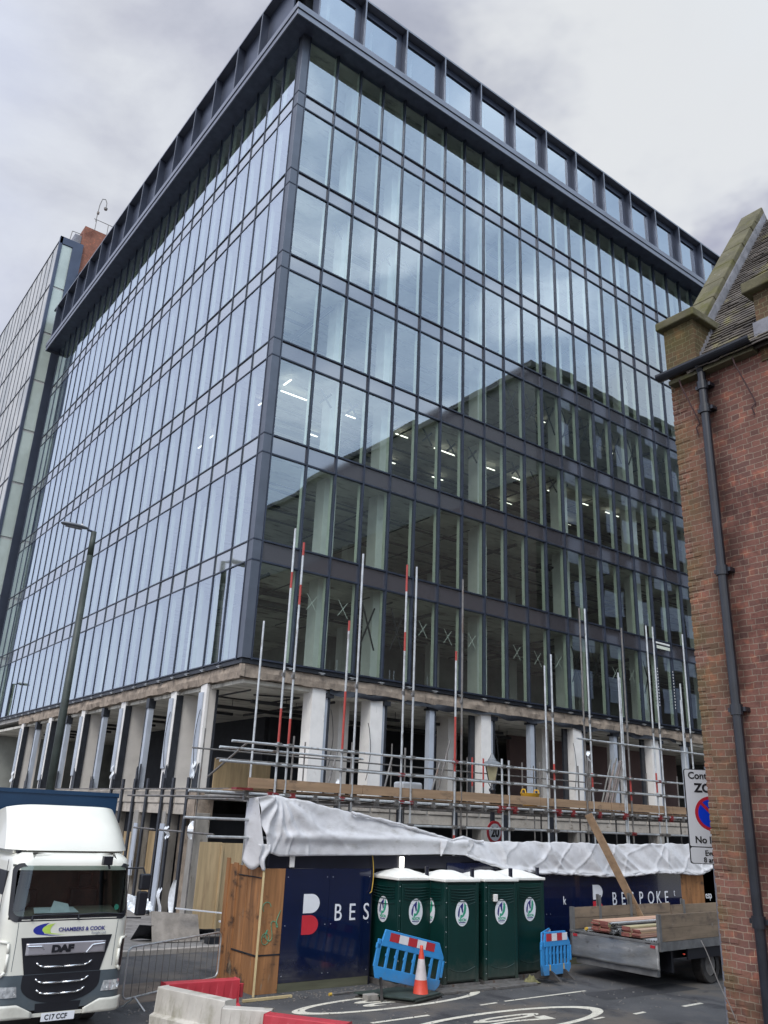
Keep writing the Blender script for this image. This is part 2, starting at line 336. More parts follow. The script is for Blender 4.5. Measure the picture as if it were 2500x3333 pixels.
m_pave = M('pavement', (.20, .19, .18), .9, 0, .2, 2, stains=(((.09, .08, .075), 3, (1, 1, 1), .5, .7),), bump=.4, bs=30)
m_kerb = M('kerb_stone', (.34, .31, .28), .9, 0, .15, 4, bump=.3)
m_line = M('road_paint', (.60, .57, .48), .8, 0, .12, 6, stains=(((.09, .09, .09), 28, (1, 1, 1), .57, .66), ((.2, .19, .17), 3, (1, 1, 1), .56, .72)))
m_sheet = M('white_sheeting', (.84, .84, .86), .38, 0, .06, 3, stains=(((.60, .59, .57), 2.2, (1, 1, 2.5), .52, .75), ((.42, .40, .37), 1.3, (1, 1, 4), .62, .75)), bump=.5, bs=7)
_t = m_sheet.node_tree; _o = _t.nodes['Material Output']; _b = _t.nodes['Principled BSDF']
_tl = _t.nodes.new('ShaderNodeBsdfTranslucent'); _tl.inputs[0].default_value = (.62, .62, .64, 1); _mx = _t.nodes.new('ShaderNodeMixShader'); _mx.inputs[0].default_value = .28
_t.links.new(_b.outputs[0], _mx.inputs[1]); _t.links.new(_tl.outputs[0], _mx.inputs[2]); _t.links.new(_mx.outputs[0], _o.inputs[0])
m_chrome = M('chrome', (.75, .76, .78), .2, .9, .04)
m_brickred = brick('red_brick', (.190, .088, .068), (.105, .058, .050), (.25, .19, .145), moss=(-18.10, .55, (.12, .12, .03)))
m_brickmoss = brick('mossy_brick', (.115, .070, .042), (.075, .060, .035), (.17, .15, .09), moss=(-18.1, 1.6, (.10, .10, .025)))
m_brickbrown = brick('brown_brick', (.055, .042, .035), (.042, .036, .030), (.05, .045, .04), bump=.2)
m_brickorange = brick('orange_brick', (.24, .10, .07), (.19, .085, .06), (.24, .13, .09), bump=.2)
m_stone = M('mossy_stone', (.110, .10, .058), .95, 0, .25, 3, stains=(((.17, .155, .12), 5, (1, 1, 1), .58, .72), ((.09, .085, .025), 2.2, (1, 1, 1), .50, .68), ((.55, .55, .5), 9, (1, 1, 1), .70, .74)), bump=.6, bs=12)
m_lead = M('lead_flashing', (.20, .20, .22), .55, .2, .25, 4, bump=.4, bs=6)
m_tile = M('clay_tile', (.10, .085, .072), .9, 0, .35, 6, stains=(((.20, .18, .07), 1.8, (1, 1, 1), .50, .68), ((.06, .05, .05), 5, (1, 1, 1), .55, .7)), bump=.5, bs=30)
m_castiron = M('black_cast_iron', (.012, .014, .020), .35, .1, .3, 5, coat=.2)
m_green = M('lamp_post_green', (.034, .044, .038), .5, .1, .25, 3)
mud(m_navy, .7, (.06, .055, .05), .6)

# ================================================================== SETTING
g = MB().quad((-600, -600, 0), (600, -600, 0), (600, 600, 0), (-600, 600, 0)); struct('ground', g, m_asph)
pv = MB().box(-3.6, 0.2, -1.6, 40, -.2, .10).box(0.2, 40, -3.2, .2, -.2, .10); struct('pavement', pv, m_pave, bevel=.01)
kb = MB()
for k in range(45): kb.box(-3.78, -3.6, -1.7+k*.92, -.79+k*.92, -.2, .115)
for k in range(44): kb.box(-3.78+k*.92, -2.87+k*.92, -1.9, -1.7, -.2, .115) if k < 4 else None
struct('kerb', kb, m_kerb, bevel=.012)

def ring(cx, cy, a, b, wd, rot=0, z=.006, n=72):
    m = MB(); ca, sa = math.cos(rot), math.sin(rot)
    def P(a_, b_, t):
        x, y = a_*math.cos(t), b_*math.sin(t); return (cx+x*ca-y*sa, cy+x*sa+y*ca, z)
    for k in range(n):
        t0, t1 = 2*math.pi*k/n, 2*math.pi*(k+1)/n
        m.quad(P(a, b, t0), P(a, b, t1), P(a-wd*2.6, b-wd, t1), P(a-wd*2.6, b-wd, t0))
    return m
struct('road_marking', ring(.45, -11.35, 2.6, .74, .12), m_line)
struct('road_marking', ring(-.45, -8.98, 2.42, .58, .11, R(1.5)), m_line)
for (x, y, s) in ((-.62, -11.62, 1.0), (-1.9, -9.22, .86)):
    t = text('20', .82*s, m_line, None, (x+1.85, y+.02, .004), (0, 0, R(90)), ext=.002, bold=.012, sx=.78, name='road_marking'); t.scale = (.78, 2.9, 1); t['kind'] = 'structure'
    t.location = (x+2.05, y+.0, .005)
dsh = [(.95, 1.45, -10.06, .07), (1.7, 4.3, -10.0, .07), (4.93, 5.66, -12.06, .1), (3.28, 3.66, -12.06, .09), (2.1, 2.46, -11.84-.15, .07), (6.6, 7.4, -12.2, .1), (-4.4, -3.7, -10.5, .08), (-2.0, -.62, -10.33, .09)]
for (x0, x1, y, wd) in dsh: struct('road_marking', MB().quad((x0, y-wd/2, .006), (x1, y-wd/2+.03, .006), (x1, y+wd/2+.03, .006), (x0, y+wd/2, .006)), m_line)
for k in range(5): struct('road_marking', MB().box(-7.9+k*.0, -7.75, -12+k*1.5, -11.2+k*1.5, .002, .006), m_line)

m_letter0 = M('fresh_white_trim', (.75, .76, .74), .5, 0, .05)
# ================================================================== GLASS OFFICE BUILDING
B = thing('office_building', 'large glass office block on the corner, its lower two floors stripped bare', 'office building', (0, 0, 0))
RX = [.33]+[1.817+1.275*k for k in range(28)]       # right (street) facade, y = 0
LY = [.34+1.2545*i for i in range(28)]              # left facade, x = 0
S = [8.2, 12.2, 16.17, 20.1, 24.0, 28.05, 32.14]; TOP = 35.42; SPH = .73
XE, YE = RX[-1], LY[-1]
def score(c, nrm, area):
    d = Vector(c)-CAM; r = d.length; return area*abs(d.normalized().dot(Vector(nrm)))/(r*r)
panes, spans = [], []
rnd = random.Random(3)
def tilt(): return rnd.uniform(-.006, .006), rnd.uniform(-.005, .005)
for j in range(7):
    z0 = S[j]; z1 = S[j+1]-SPH if j < 6 else TOP
    for k in range(len(RX)-1):
        x0, x1 = RX[k], RX[k+1]; a, b = tilt()
        vis = 0 if (x0 > 24.6 and j < 5) else 1
        panes.append((score(((x0+x1)/2, 0, (z0+z1)/2), (0, 1, 0), (x1-x0)*(z1-z0))*vis, [(x0, a, z0), (x1, -a, z0), (x1, -a+b, z1), (x0, a+b, z1)]))
    for i in range(len(LY)-1):
        y0, y1 = LY[i], LY[i+1]; a, b = tilt()
        panes.append((score((0, (y0+y1)/2, (z0+z1)/2), (1, 0, 0), (y1-y0)*(z1-z0)), [(a, y1, z0), (-a, y0, z0), (-a+b, y0, z1), (a+b, y1, z1)]))
for j in range(1, 7):
    z0, z1 = S[j]-SPH, S[j]
    for k in range(len(RX)-1):
        x0, x1 = RX[k], RX[k+1]; a, b = tilt(); vis = 0 if (x0 > 24.6 and j < 5) else 1
        spans.append((score(((x0+x1)/2, 0, z0), (0, 1, 0), (x1-x0))*vis, m_sp, [(x0, .01, z0), (x1, .01, z0), (x1, .01+a, z1), (x0, .01+a, z1)]))
    for i in range(len(LY)-1):
        y0, y1 = LY[i], LY[i+1]; a, b = tilt()
        spans.append((score((0, (y0+y1)/2, z0), (1, 0, 0), (y1-y0)), m_spl, [(.01, y1, z0), (.01, y0, z0), (.01+a, y0, z1), (.01+a, y1, z1)]))
panes.sort(key=lambda q: -q[0]); spans.sort(key=lambda q: -q[0])
for sc, p in panes[:100]: MB().quad(*p).build('window_pane', m_glass, B)
r_ = MB(); [r_.quad(*p) for sc, p in panes[100:]]; tag(r_.build('window_pane', m_glass, B), kind='stuff')
for sc, mm, p in spans[:100]: MB().quad(*p).build('spandrel_panel', mm, B)
r_ = MB()
for sc, mm, p in spans[100:]: r_.k = 0 if mm is m_sp else 1; r_.quad(*p)
tag(r_.build('spandrel_panel', [m_sp, m_spl], B), kind='stuff')
for k, x in enumerate(RX[1:]):
    m = MB().box(x-.028, x+.028, -.075, .10, 8.12, TOP); m.k = 1; m.box(x-.035, x+.035, .10, .26, 8.2, TOP); m.build('mullion', [m_frame, m_lining], B)
for i, y in enumerate(LY[1:]):
    m = MB().box(-.030, .10, y-.024, y+.024, 8.12, TOP); m.k = 1; m.box(.10, .26, y-.035, y+.035, 8.2, TOP); m.build('mullion', [m_frame, m_lining], B)
for zz in [S[0]-.03]+[q for j in range(1, 7) for q in (S[j]-SPH, S[j])]:
    MB().box(.31, XE, -.055, .09, zz-.028, zz+.028).build('transom', m_frame, B)
    MB().box(-.030, .09, .31, YE, zz-.021, zz+.021).build('transom', m_frame, B)
    if zz > 9: MB().box(-.052, .34, -.052, .30, zz-.02, zz+.02).box(-.05, .30, .30, .34, zz-.02, zz+.02).build('corner_joint', m_frame, B)
cp = MB(); zs = [8.14]+[q for j in range(1, 7) for q in (S[j]-SPH, S[j])]+[TOP]
for a, b in zip(zs, zs[1:]): cp.box(-.035, .30, -.035, .30, a+.021, b-.021)
cp.build('corner_post', m_cornergrey, B, bevel=.008)
MB().box(.30, .345, -.06, .08, 8.12, TOP).box(-.06, .08, .30, .345, 8.12, TOP).build('mullion', m_frame, B)

# floors, ceilings and a core block added to limit the light inside
for j in range(7):
    z = S[j]
    MB().box(.12, XE-.1, .12, YE-.1, z-.42, z-.22).build('floor_slab', m_floorin, B)
    zc = (S[j+1]-.62) if j < 6 else TOP-.15
    MB().box(.13, XE-.1, .13, YE-.1, zc, zc+.06).build('ceiling', m_ceil, B)
MB().box(9, XE-4, 9, YE-5, 0, 38).build('light_limiting_core', m_core, B)
MB().box(XE-.1, XE, .1, YE-.1, 4, TOP).box(.1, XE-.1, YE-.1, YE, 0, TOP).build('rear_wall', m_core, B)
CX = [3.42, 5.92, 11.35, 16.75, 22.2, 27.6, 33.0]
for x in CX: MB().box(x-.27, x+.27, .75, 1.35, 8.0, TOP).build('column', m_white, B)
for y in (6.0, 10.8, 15.6, 20.4, 25.2, 30.0): MB().box(.8, 1.35, y-.25, y+.25, 8.0, TOP).build('column', m_white, B)
for x in (3.4, 8.7, 14.0, 19.4, 24.8): MB().box(x-.25, x+.25, 6.8, 7.3, 8, TOP).build('column', m_white, B)
# services under the ceilings
rr = random.Random(11)
for j in range(0, 6):
    zc = S[j+1]-.75; d = MB()
    for q in range(5):
        y = rr.uniform(1.6, 7); d.tube((.8, y, zc-rr.uniform(.0, .35)), (XE-4, y, zc-rr.uniform(0, .35)), rr.choice((.03, .05, .12)), 8)
    for q in range(9):
        x = rr.uniform(.8, 26); d.tube((x, .9, zc-.1), (x, 8, zc-.1), rr.choice((.025, .04, .08)), 6)
    d.build('service_pipe', m_pipe, B)
    d = MB()
    for q in range(7):
        x = rr.uniform(.8, 24); y = rr.uniform(1.2, 4.5); d.box(x, x+rr.uniform(1, 1.8), y, y+.12, zc-.55, zc-.47)
    d.build('hanging_fitting', m_duct, B)
zl = 19.27
for (x0, x1, y) in ((1.58, 2.8, 2.0), (3.81, 4.07, 2.0), (4.74, 5.22, 2.0), (7.39, 8.06, 2.0), (9.6, 10.9, 2.0), (12.3, 13.4, 2.0), (14.6, 15.4, 2.0), (17.1, 18.3, 2.0), (19.7, 20.2, 2.0), (21.6, 22.7, 2.0), (4.4, 5.0, 4.6), (8.4, 9.4, 4.6), (11.7, 12.4, 4.6), (16.3, 17.4, 4.6), (21.0, 21.9, 4.6)):
    MB().box(x0, x1, y, y+.06, zl-.03, zl).build('ceiling_light', m_lamp, B)
for (x, y) in ((1.4, 1.0), (1.5, 3.2), (1.4, 7.5), (1.5, 8.9), (1.4, 12.5), (1.5, 16)):
    MB().box(x, x+.06, y, y+.55, zl-.03, zl).build('ceiling_light', m_lamp, B)
for (x0, x1, z) in ((16.8, 17.3, 23.2), (18.0, 18.6, 23.15), (22.3, 22.8, 23.1), (23.2, 24.0, 23.1)):
    MB().box(x0, x1, 2.2, 2.26, z-.03, z).build('ceiling_light', m_lamp, B)

def cross(x, z, w_, h_, mm, t=.03, y=.03):
    m = MB(); m.beam((x-w_/2, y, z+h_/2), (x+w_/2, y, z-h_/2), t, .012, (0, 1, 0)); m.beam((x-w_/2, y+.004, z-h_*.42), (x+w_/2*.9, y+.004, z+h_*.42), t, .012, (0, 1, 0))
    return m.build('tape_cross', mm, B)
for x, z in ((2.5, 10.4), (3.82, 10.42), (7.55, 10.3), (8.82, 10.21), (10.11, 10.24), (12.66, 10.15), (13.91, 10.08), (15.22, 10.12), (19.07, 10.13), (20.3, 10.21)): cross(x, z, .42, .62, m_crossw, .022)
for x, z in ((4.95, 10.0), (6.3, 10.0), (16.4, 10.1), (17.74, 10.2), (21.51, 10.2)): cross(x, z, .62, 1.7, m_cross, .07)
for x, z in ((2.47, 18.42), (3.72, 18.41), (7.54, 18.43), (8.86, 18.36), (10.1, 18.4), (12.76, 18.46), (13.97, 18.37), (15.22, 18.43)): cross(x, z, .52, .64, m_cross, .085)
for x, z in ((12.54, 21.84), (13.88, 21.84), (15.11, 21.87), (16.39, 21.81), (17.72, 21.93), (18.92, 21.98), (20.15, 21.87), (21.49, 21.86), (23.92, 21.82)): cross(x, z, .72, 1.6, m_cross, .085)
for x, z in ((2.44, 26.21), (3.67, 26.21), (4.99, 26.14), (6.24, 26.17), (10.08, 26.21), (11.21, 26.3), (12.55, 26.09), (13.87, 26.09), (15.3, 26.19), (16.51, 26.16), (17.76, 26.09), (18.94, 26.02), (21.59, 26.03)): cross(x, z, .45, .6, m_cross, .08)

# bay being re-glazed: perforated side rails and a fresh head piece
for x in (22.13, 23.38):
    m = MB()
    for k in range(13): m.box(x-.018, x+.018, -.10, -.085, 9.0+k*.145, 9.06+k*.145)
    m.build('fixing_tape', m_letter0, B)
MB().box(22.2, 23.3, -.09, -.06, 12.02, 12.1).build('head_trim', m_letter0, B)
MB().box(22.25, 23.3, -.085, -.07, 11.78, 11.93).build('head_trim', m_lining, B)

# cornice and the set-back top storey
D = .85; ZR = 38.78
XR, YR = 40.0, 34.9
MB().box(-D+.05, XR, -D+.05, 0.3, 35.41, 35.68).box(-D+.05, .3, .3, YR, 35.41, 35.68).build('soffit', m_soffit, B)
c = MB()
for (z0, z1, o) in ((35.18, 35.46, 0), (35.49, 35.80, .045)):
    c.box(-D-o, XR, -D-o, -D+.06-o, z0, z1); c.box(-D-o, -D+.06-o, -D+.06-o, YR, z0, z1); c.box(-D+.06-o, .3, YR-.05, YR, z0, z1) if o == 0 else None
c.build('cornice', m_cladlight, B, bevel=.01)
MB().box(-D+.02, XR, -D+.02, -.2, 35.68, 35.78).box(-D+.02, -.2, -.2, YR, 35.68, 35.78).build('cornice_ledge', m_clad, B)
wy = -D+.40
MB().box(wy+.03, XR, wy+.03, YR, 38.53, 38.73).build('roof', m_clad, B)
MB().box(-D+.02, XR, -D+.02, wy+.3, ZR-.10, ZR).box(-D+.02, wy+.3, wy+.3, YR, ZR-.10, ZR).build('roof_edge', m_cladlight, B)
lt = MB().box(wy-.03, XR, wy-.03, wy+.2, 38.58, ZR-.1).box(wy-.03, wy+.2, wy+.2, YR, 38.58, ZR-.1); lt.build('lintel_band', m_clad, B)
fins = [+.18+2.405*k for k in range(17)]
for k, x in enumerate(fins):
    m = MB().box(x-.03, x+.03, -D+.03, wy+.2, 35.78, ZR-.1); m.k = 1; m.box(x-.035, x+.035, -D, -D+.03, 35.78, ZR-.1); m.build('fin', [m_clad, m_cladlight], B)
for k in range(1, 15):
    y = .35+2.4*k; m = MB().box(-D+.03, wy+.2, y-.03, y+.03, 35.78, ZR-.1); m.k = 1; m.box(-D, -D+.03, y-.02, y+.02, 35.78, ZR-.1); m.build('fin', [m_clad, m_cladlight], B)
m_gtop = glass('top_storey_glass', .42, (.5, .6, .6), (.86, .93, 1.0))
for k, x in enumerate(fins[:-1]):
    a = rnd.uniform(-.005, .005)
    wv = MB().quad((x+.12, wy+a, 35.90), (x+2.06, wy-a, 35.90), (x+2.06, wy-a, 38.28), (x+.12, wy+a, 38.28)).build('window', m_gtop, B)
    MB().box(x+.03, x+.12, wy-.03, wy+.05, 35.78, 38.60).box(x+2.06, x+2.37, wy-.03, wy+.05, 35.78, 38.60).box(x+.12, x+2.06, wy-.04, wy+.04, 38.27, 38.60).box(x+.12, x+2.06, wy-.04, wy+.04, 35.78, 35.90).build('window_frame', m_clad, wv)
    MB().box(x+.9, x+1.0, wy+.5, wy+.6, 35.88, 38.48).build('post', m_lining, wv)
for k in range(14):
    y = .35+2.4*k
    MB().box(wy-.02, wy+.05, y+.03, y+2.37, 35.78, 38.60).build('side_panel', m_clad, B)
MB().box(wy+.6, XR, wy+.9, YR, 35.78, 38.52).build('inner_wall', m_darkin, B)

# broken edge beam under the glass, brackets
def ragged(x0, x1, ax, z0, z1, y0, y1, seed, amp=.05, step=.07):
    m = MB(); n = int((x1-x0)/step); prev = None
    from mathutils import noise as NZ
    F1 = lambda i, s: NZ.fractal(Vector((x0+i*step, s, seed)), .8, 2.3, 6)
    zb = [z0+1.3*amp*F1(i, 1) for i in range(n+1)]; zt = [z1+amp*F1(i, 3) for i in range(n+1)]; yo = [y0+1.3*amp*F1(i, 5) for i in range(n+1)]; ym = [y0+1.2*amp*F1(i, 8)-.02 for i in range(n+1)]
    def P(u, y, z): return (u, y, z) if ax == 0 else (y, u, z)
    for i in range(n):
        a = x0+(x1-x0)*i/n; b = x0+(x1-x0)*(i+1)/n; zm = (z0+z1)/2
        F = [[P(a, yo[i], zb[i]), P(b, yo[i+1], zb[i+1]), P(b, ym[i+1], zm), P(a, ym[i], zm)], [P(a, ym[i], zm), P(b, ym[i+1], zm), P(b, yo[i+1]+.02, zt[i+1]), P(a, yo[i]+.02, zt[i])],
             [P(a, y1, zb[i]), P(b, y1, zb[i+1]), P(b, yo[i+1], zb[i+1]), P(a, yo[i], zb[i])], [P(a, yo[i]+.02, zt[i]), P(b, yo[i+1]+.02, zt[i+1]), P(b, y1, zt[i+1]), P(a, y1, zt[i])]]
        for f in F: m.quad(*(f if ax == 0 else f[::-1]))
    m.quad(P(x0, y0, z0), P(x0, y0, z1), P(x0, y1, z1), P(x0, y1, z0)); m.quad(P(x1, y0, z0), P(x1, y1, z0), P(x1, y1, z1), P(x1, y0, z1))
    return m
ragged(.12, XE, 0, 7.56, 7.98, .08, .7, 5).build('edge_beam', m_conc, B)
ragged(.12, 26.2, 1, 7.56, 7.98, .08, .7, 6).build('edge_beam', m_conc, B)
MB().box(.0, .14, .0, .14, 7.57, 7.97).build('edge_beam', m_conc, B)
MB().box(.02, XE, .02, .3, 8.0, 8.14).box(.02, .3, .3, YE, 8.0, 8.14).build('bottom_closer', m_blackfoil, B)
bk = MB()
for k in range(26):
    x = RX[1]+1.275*k; bk.box(x-.06, x+.06, -.03, .2, 7.99, 8.06); bk.box(x-.14, x+.10, -.06, .02, 8.03, 8.05)
for i in range(1, 27):
    y = LY[i]; bk.box(-.03, .2, y-.06, y+.06, 7.99, 8.06); bk.box(-.06, .02, y-.14, y+.10, 8.03, 8.05)
bk.build('glazing_bracket', m_steel, B)
# drooping dark membrane along the right-hand part of the beam
m = MB().grid(lambda u, v: (3.5+u*20, .05+.04*math.sin(u*90)+.03*math.sin(u*37+v*3), 7.58-v*(.16+.05*math.sin(u*31)+.04*math.sin(u*77))), 160, 3); m.build('hanging_membrane', m_blackfoil, B, smooth=True)

# first floor (z 4.15 - 7.56)
MB().box(.3, XE-.1, .3, YE-.1, 7.42, 7.55).build('ceiling', m_ceil, B)
MB().box(.35, XE, .35, YE, 3.94, 4.12).build('floor_slab', m_floorin, B)
MB().box(16.8, 30, 4.6, 4.8, 4.12, 7.42).build('partition', m_mauve, B)
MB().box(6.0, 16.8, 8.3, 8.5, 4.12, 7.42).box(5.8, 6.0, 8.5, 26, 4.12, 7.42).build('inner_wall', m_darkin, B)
for (x0, x1, y) in ((1.6, 3.2, 2.0), (4.0, 5.4, 3.3), (1.9, 3.4, 4.4), (7.0, 8.3, 2.2), (9.4, 10.8, 1.8), (12.3, 13.8, 2.0), (14.2, 15.5, 3.2), (18.2, 19.2, 1.8), (7.2, 8.6, 4.6), (11, 12.6, 5.2)):
    MB().box(x0, x1, y, y+.14, 7.05, 7.16).tube((x0+.2, y+.07, 7.16), (x0+.2, y+.07, 7.42), .012, 6).tube((x1-.2, y+.07, 7.16), (x1-.2, y+.07, 7.42), .012, 6).build('hanging_fitting', m_duct, B)
for k in range(12):
    y = 4.0+k*1.9; MB().box(1.2, 2.9, y, y+.13, 7.0, 7.1).build('hanging_fitting', m_duct, B)
MB().path([(.9, .9, 7.3), (.9, 3.4, 7.3), (3.0, 3.4, 7.3), (3.0, 1.2, 7.3), (1.2, 1.2, 7.2)], .03, 6).tube((.8, 5.2, 7.2), (14, 5.2, 7.2), .07).tube((4.2, .8, 7.25), (4.2, 7.5, 7.25), .05).build('service_pipe', m_duct, B)
MB().box(2.2, 4.6, 5.6, 5.66, 4.12, 5.35).build('plywood_sheet', m_ply, B); MB().box(1.4, 2.6, 8.2, 8.26, 4.12, 5.4).build('plywood_sheet', m_ply, B)

def pier_r(x, w_, z0=4.12, z1=7.56, thin=False):
    if thin:
        m = MB().box(x-.13, x+.10, .18, .42, z0, z1); p = m.build('window_post', m_film, B)
        MB().box(x+.10, x+.15, .15, .45, z0, z1).box(x-.20, x+.24, .12, .46, z1-.22, z1-.02).build('membrane_strip', m_blackfoil, p); return
    p = MB().box(x-w_/2, x+w_/2, .18, .75, z0, z1).build('first_floor_column', m_white, B)
    MB().box(x+w_/2, x+w_/2+.13, .22, .36, z0, z1-.05).build('film_strip', m_film, p)
    MB().box(x+w_/2+.13, x+w_/2+.19, .16, .42, z0, z1-.1).box(x+w_/2+.02, x+w_/2+.3, .1, .3, z1-.28, z1-.12).build('membrane_strip', m_blackfoil, p)
for x in (3.15, 5.62, 11.02, 16.45, 21.9, 27.3): pier_r(x, .54)
for x in (8.24, 13.65, 19.0, 24.4): pier_r(x, 0, thin=True)
for x in (10.25, 15.65, 20.9, 5.0): MB().box(x-.22, x+.22, 1.3, 2.0, 4.12, 7.42).build('inner_column', m_cream, B)
for x in (10.58, 16.02, 21.4): MB().box(x-.13, x+.13, .5, .6, 4.12, 7.5).build('membrane_strip', m_blackfoil, B)
def torn(pts_fn, seed, name='torn_foil', mm=None):
    return MB().grid(pts_fn, 6, 8).build(name, mm or m_foil, B, smooth=False)
# left facade piers
rp = random.Random(21)
for k in range(10):
    y = 2.62+2.51*k
    thick = k in (0, 1, 3, 5, 7, 9)
    if thick:
        if k == 0: MB().box(.50, .58, y-.04, y+.02, 4.12, 7.5).build('membrane_strip', m_blackfoil, B)
        p = MB().box(.22, 1.15 if k else .50, y, y+.42, 4.12, 7.56).build('first_floor_column', m_cream, B)
        MB().box(.12, .22, y-.03, y+.45, 4.12, 7.58).build('column_facing', m_white, p)
        if k: MB().box(.14, .40, y-.055, y-.01, 4.12, 7.40).build('membrane_strip', m_blackfoil, p)
        MB().box(.06, .11, y+.14, y+.45, 4.12+rp.uniform(.3, .9), 7.30).build('film_strip', m_film, p)
    else:
        p = MB().box(.16, .36, y, y+.22, 4.12, 7.5).build('window_post', m_film, B)
        MB().box(.12, .40, y-.03, y+.25, 7.12, 7.50).box(.14, .36, y+.22, y+.26, 4.12, 7.2).build('membrane_strip', m_blackfoil, p)
    # ragged black skirt where the film has been torn away
    m = MB(); zz = 4.12; q = random.Random(k)
    tp = [q.uniform(.25, .95) for _ in range(6)]
    for a in range(5): m.hexa([(.10, y-.10+a*.08, zz), (.13, y-.10+a*.08, zz), (.13, y-.02+a*.08, zz), (.10, y-.02+a*.08, zz), (.10, y-.10+a*.08, zz+tp[a]), (.13, y-.10+a*.08, zz+tp[a]), (.13, y-.02+a*.08, zz+tp[a+1]), (.10, y-.02+a*.08, zz+tp[a+1])])
    m.build('torn_membrane', m_blackfoil, B)
    if k % 3: continue
    qs = q.uniform(0, 6)
    MB().grid(lambda u, v: (.04-.08*u*v-.03*math.sin(v*9+qs), y+.06+.14*u*(1-v*.6)+.03*math.sin(v*7+qs), 4.5+.5*(1-v)+.06*math.sin(u*9+qs)), 4, 8).build('torn_foil', m_foil, B, solid=.004)
# cables looped on the columns
for (x, y, z) in ((.02, 2.7, 5.8), (.02, 5.2, 5.9), (3.6, .1, 6.0), (5.2, .1, 5.7), (11.4, .08, 5.9), (16.0, .08, 5.9)):
    pts = [(x+(.0 if y > 1 else .16*math.sin(t*math.pi)), y+(.22*math.sin(t*math.pi) if y > 1 else -.02), z+.9-1.9*t+.05*math.sin(t*12)) for t in [i/10 for i in range(11)]]
    MB().path(pts, .012, 5).build('loose_cable', m_cross, B)

# first-floor slab edge: pale panels over a beam, black vertical strips running down
for (ax, u0, u1, st) in ((1, 2.9, 26, 1.2545), (0, 2.95, 34, 1.275)):
    u = u0
    while u < u1:
        a, b = u+.05, u+st*1.0-.05
        if ax: MB().box(.10, .36, a, b, 3.66, 4.10).build('slab_edge_panel', m_concp, B, bevel=.03)
        else: MB().box(a, b, .10, .36, 3.66, 4.10).build('slab_edge_panel', m_concp, B, bevel=.03)
        u += st
MB().box(.14, .8, 2.6, 28, 3.33, 3.64).box(2.9, 34, .14, .8, 3.33, 3.64).build('slab_edge_beam', m_concp, B)
MB().box(.15, .34, 2.5, 28, 3.6, 4.13).box(2.9, 34, .15, .34, 3.6, 4.13).box(.15, 2.9, .15, .40, 3.93, 4.13).build('slab_edge_backing', m_concg, B)
ragged(2.35, 2.95, 1, 3.2, 4.12, .06, .7, 9, .06, .05).build('broken_corner', m_conc, B)
MB().box(-.02, 28*.0+.02, 0, 26, 4.12, 4.16).build('edge_angle', m_steeld, B)
for y in (2.98, 4.2, 5.05, 6.45, 7.7, 8.9, 10.1): MB().box(.03, .10, y, y+.16, .15 if y < 8 else 2.9, 4.5).build('black_channel', m_blackfoil, B)
for x in (3.95, 6.6, 9.2, 11.8, 14.4, 17.0): MB().box(x, x+.22, .03, .10, 2.4, 4.5).build('black_channel', m_blackfoil, B)

# ground floor
for y in (2.3, 4.75, 7.2, 9.7, 12.2): MB().box(.12, .62, y, y+.46, 0, 3.4).build('ground_column', m_concg, B, bevel=.015)
for x in (3.15, 5.62, 11.02, 16.45, 21.9): MB().box(x-.25, x+.25, .2, .7, 0, 3.4).build('ground_column', m_concg, B)
MB().box(.62, 1.05, 4.3, 4.62, .1, 3.34).build('inner_column', m_conc, B)
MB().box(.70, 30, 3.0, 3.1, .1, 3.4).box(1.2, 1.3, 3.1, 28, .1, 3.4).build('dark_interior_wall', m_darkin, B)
for (y0, y1, zt) in ((5.3, 6.15, 2.75), (6.2, 7.15, 2.7), (7.75, 9.6, 2.6)): MB().box(.60, .63, y0, y1, .1, zt).build('plywood_sheet', m_ply, B)
MB().box(.62, .66, 3.1, 4.3, .1, 2.95).build('rough_panel', m_conc, B)
for (y, z0, z1, w_) in ((4.55, .25, 3.0, .34), (6.95, 1.2, 2.95, .30)): MB().box(.02, .07, y, y+w_, z0, z1).build('film_strip', m_film, B)
for (x, z, s) in ((-.02, 2.9, .35), (.0, 1.0, .9)):
    MB().grid(lambda u, v: (x-.05*math.sin(v*6), 4.0+.25*u+.06*math.sin(v*8), z-v*s+.05*math.sin(u*7)), 4, 7).build('torn_foil', m_foil, B, solid=.004)
MB().grid(lambda u, v: (.0-.15*u*math.sin(v*3), 2.18+.12*u+.03*math.sin(v*9), 3.15-v*.55), 3, 7).build('torn_foil', m_foil, B, solid=.004)
MB().grid(lambda u, v: (.02-.1*u, 3.0+.25*u*math.sin(v*3.1)+.02, 1.35-v*1.05), 3, 8).build('torn_foil', m_foil, B, solid=.004)

# ================================================================== NEIGHBOUR (left) office
NB = thing('office_building', 'pale ribbed glass office building rising behind the left end of the main block', 'office building', (-1.15, 36, 0))
XF = -1.15
m_nb = M('pale_ribbed_glass', (.50, .495, .47), .45, 0, .07, .25, stains=(((.33, .34, .33), .35, (1, 1, .5), .45, .65),), coat=.15)
m_green_gl = M('pale_green_glazing', (.42, .48, .44), .15, 0, .12, .3, coat=.6)
ZN = 46.05
MB().box(XF, -.0, 36.0, 75, 0, ZN).build('wall', m_nb, NB)
for k in range(26):
    y = 36.6+1.5*k; MB().box(XF-.035, XF, y-.026, y+.026, 0, ZN).build('facade_fin', m_frame, NB)
for k in range(11):
    z = ZN-.04-4.12*k; MB().box(XF-.06, XF, 36, 75, z-.03, z+.03).build('facade_rail', m_frame, NB)
MB().box(XF-.13, XF+.10, 35.86, 36.12, 0, ZN+.02).box(XF-.1, .55, 35.86, 36.1, ZN-.62, ZN+.02).box(-.25, .55, 35.8, 36.1, 0, ZN-.62).build('end_frame', m_clad, NB)
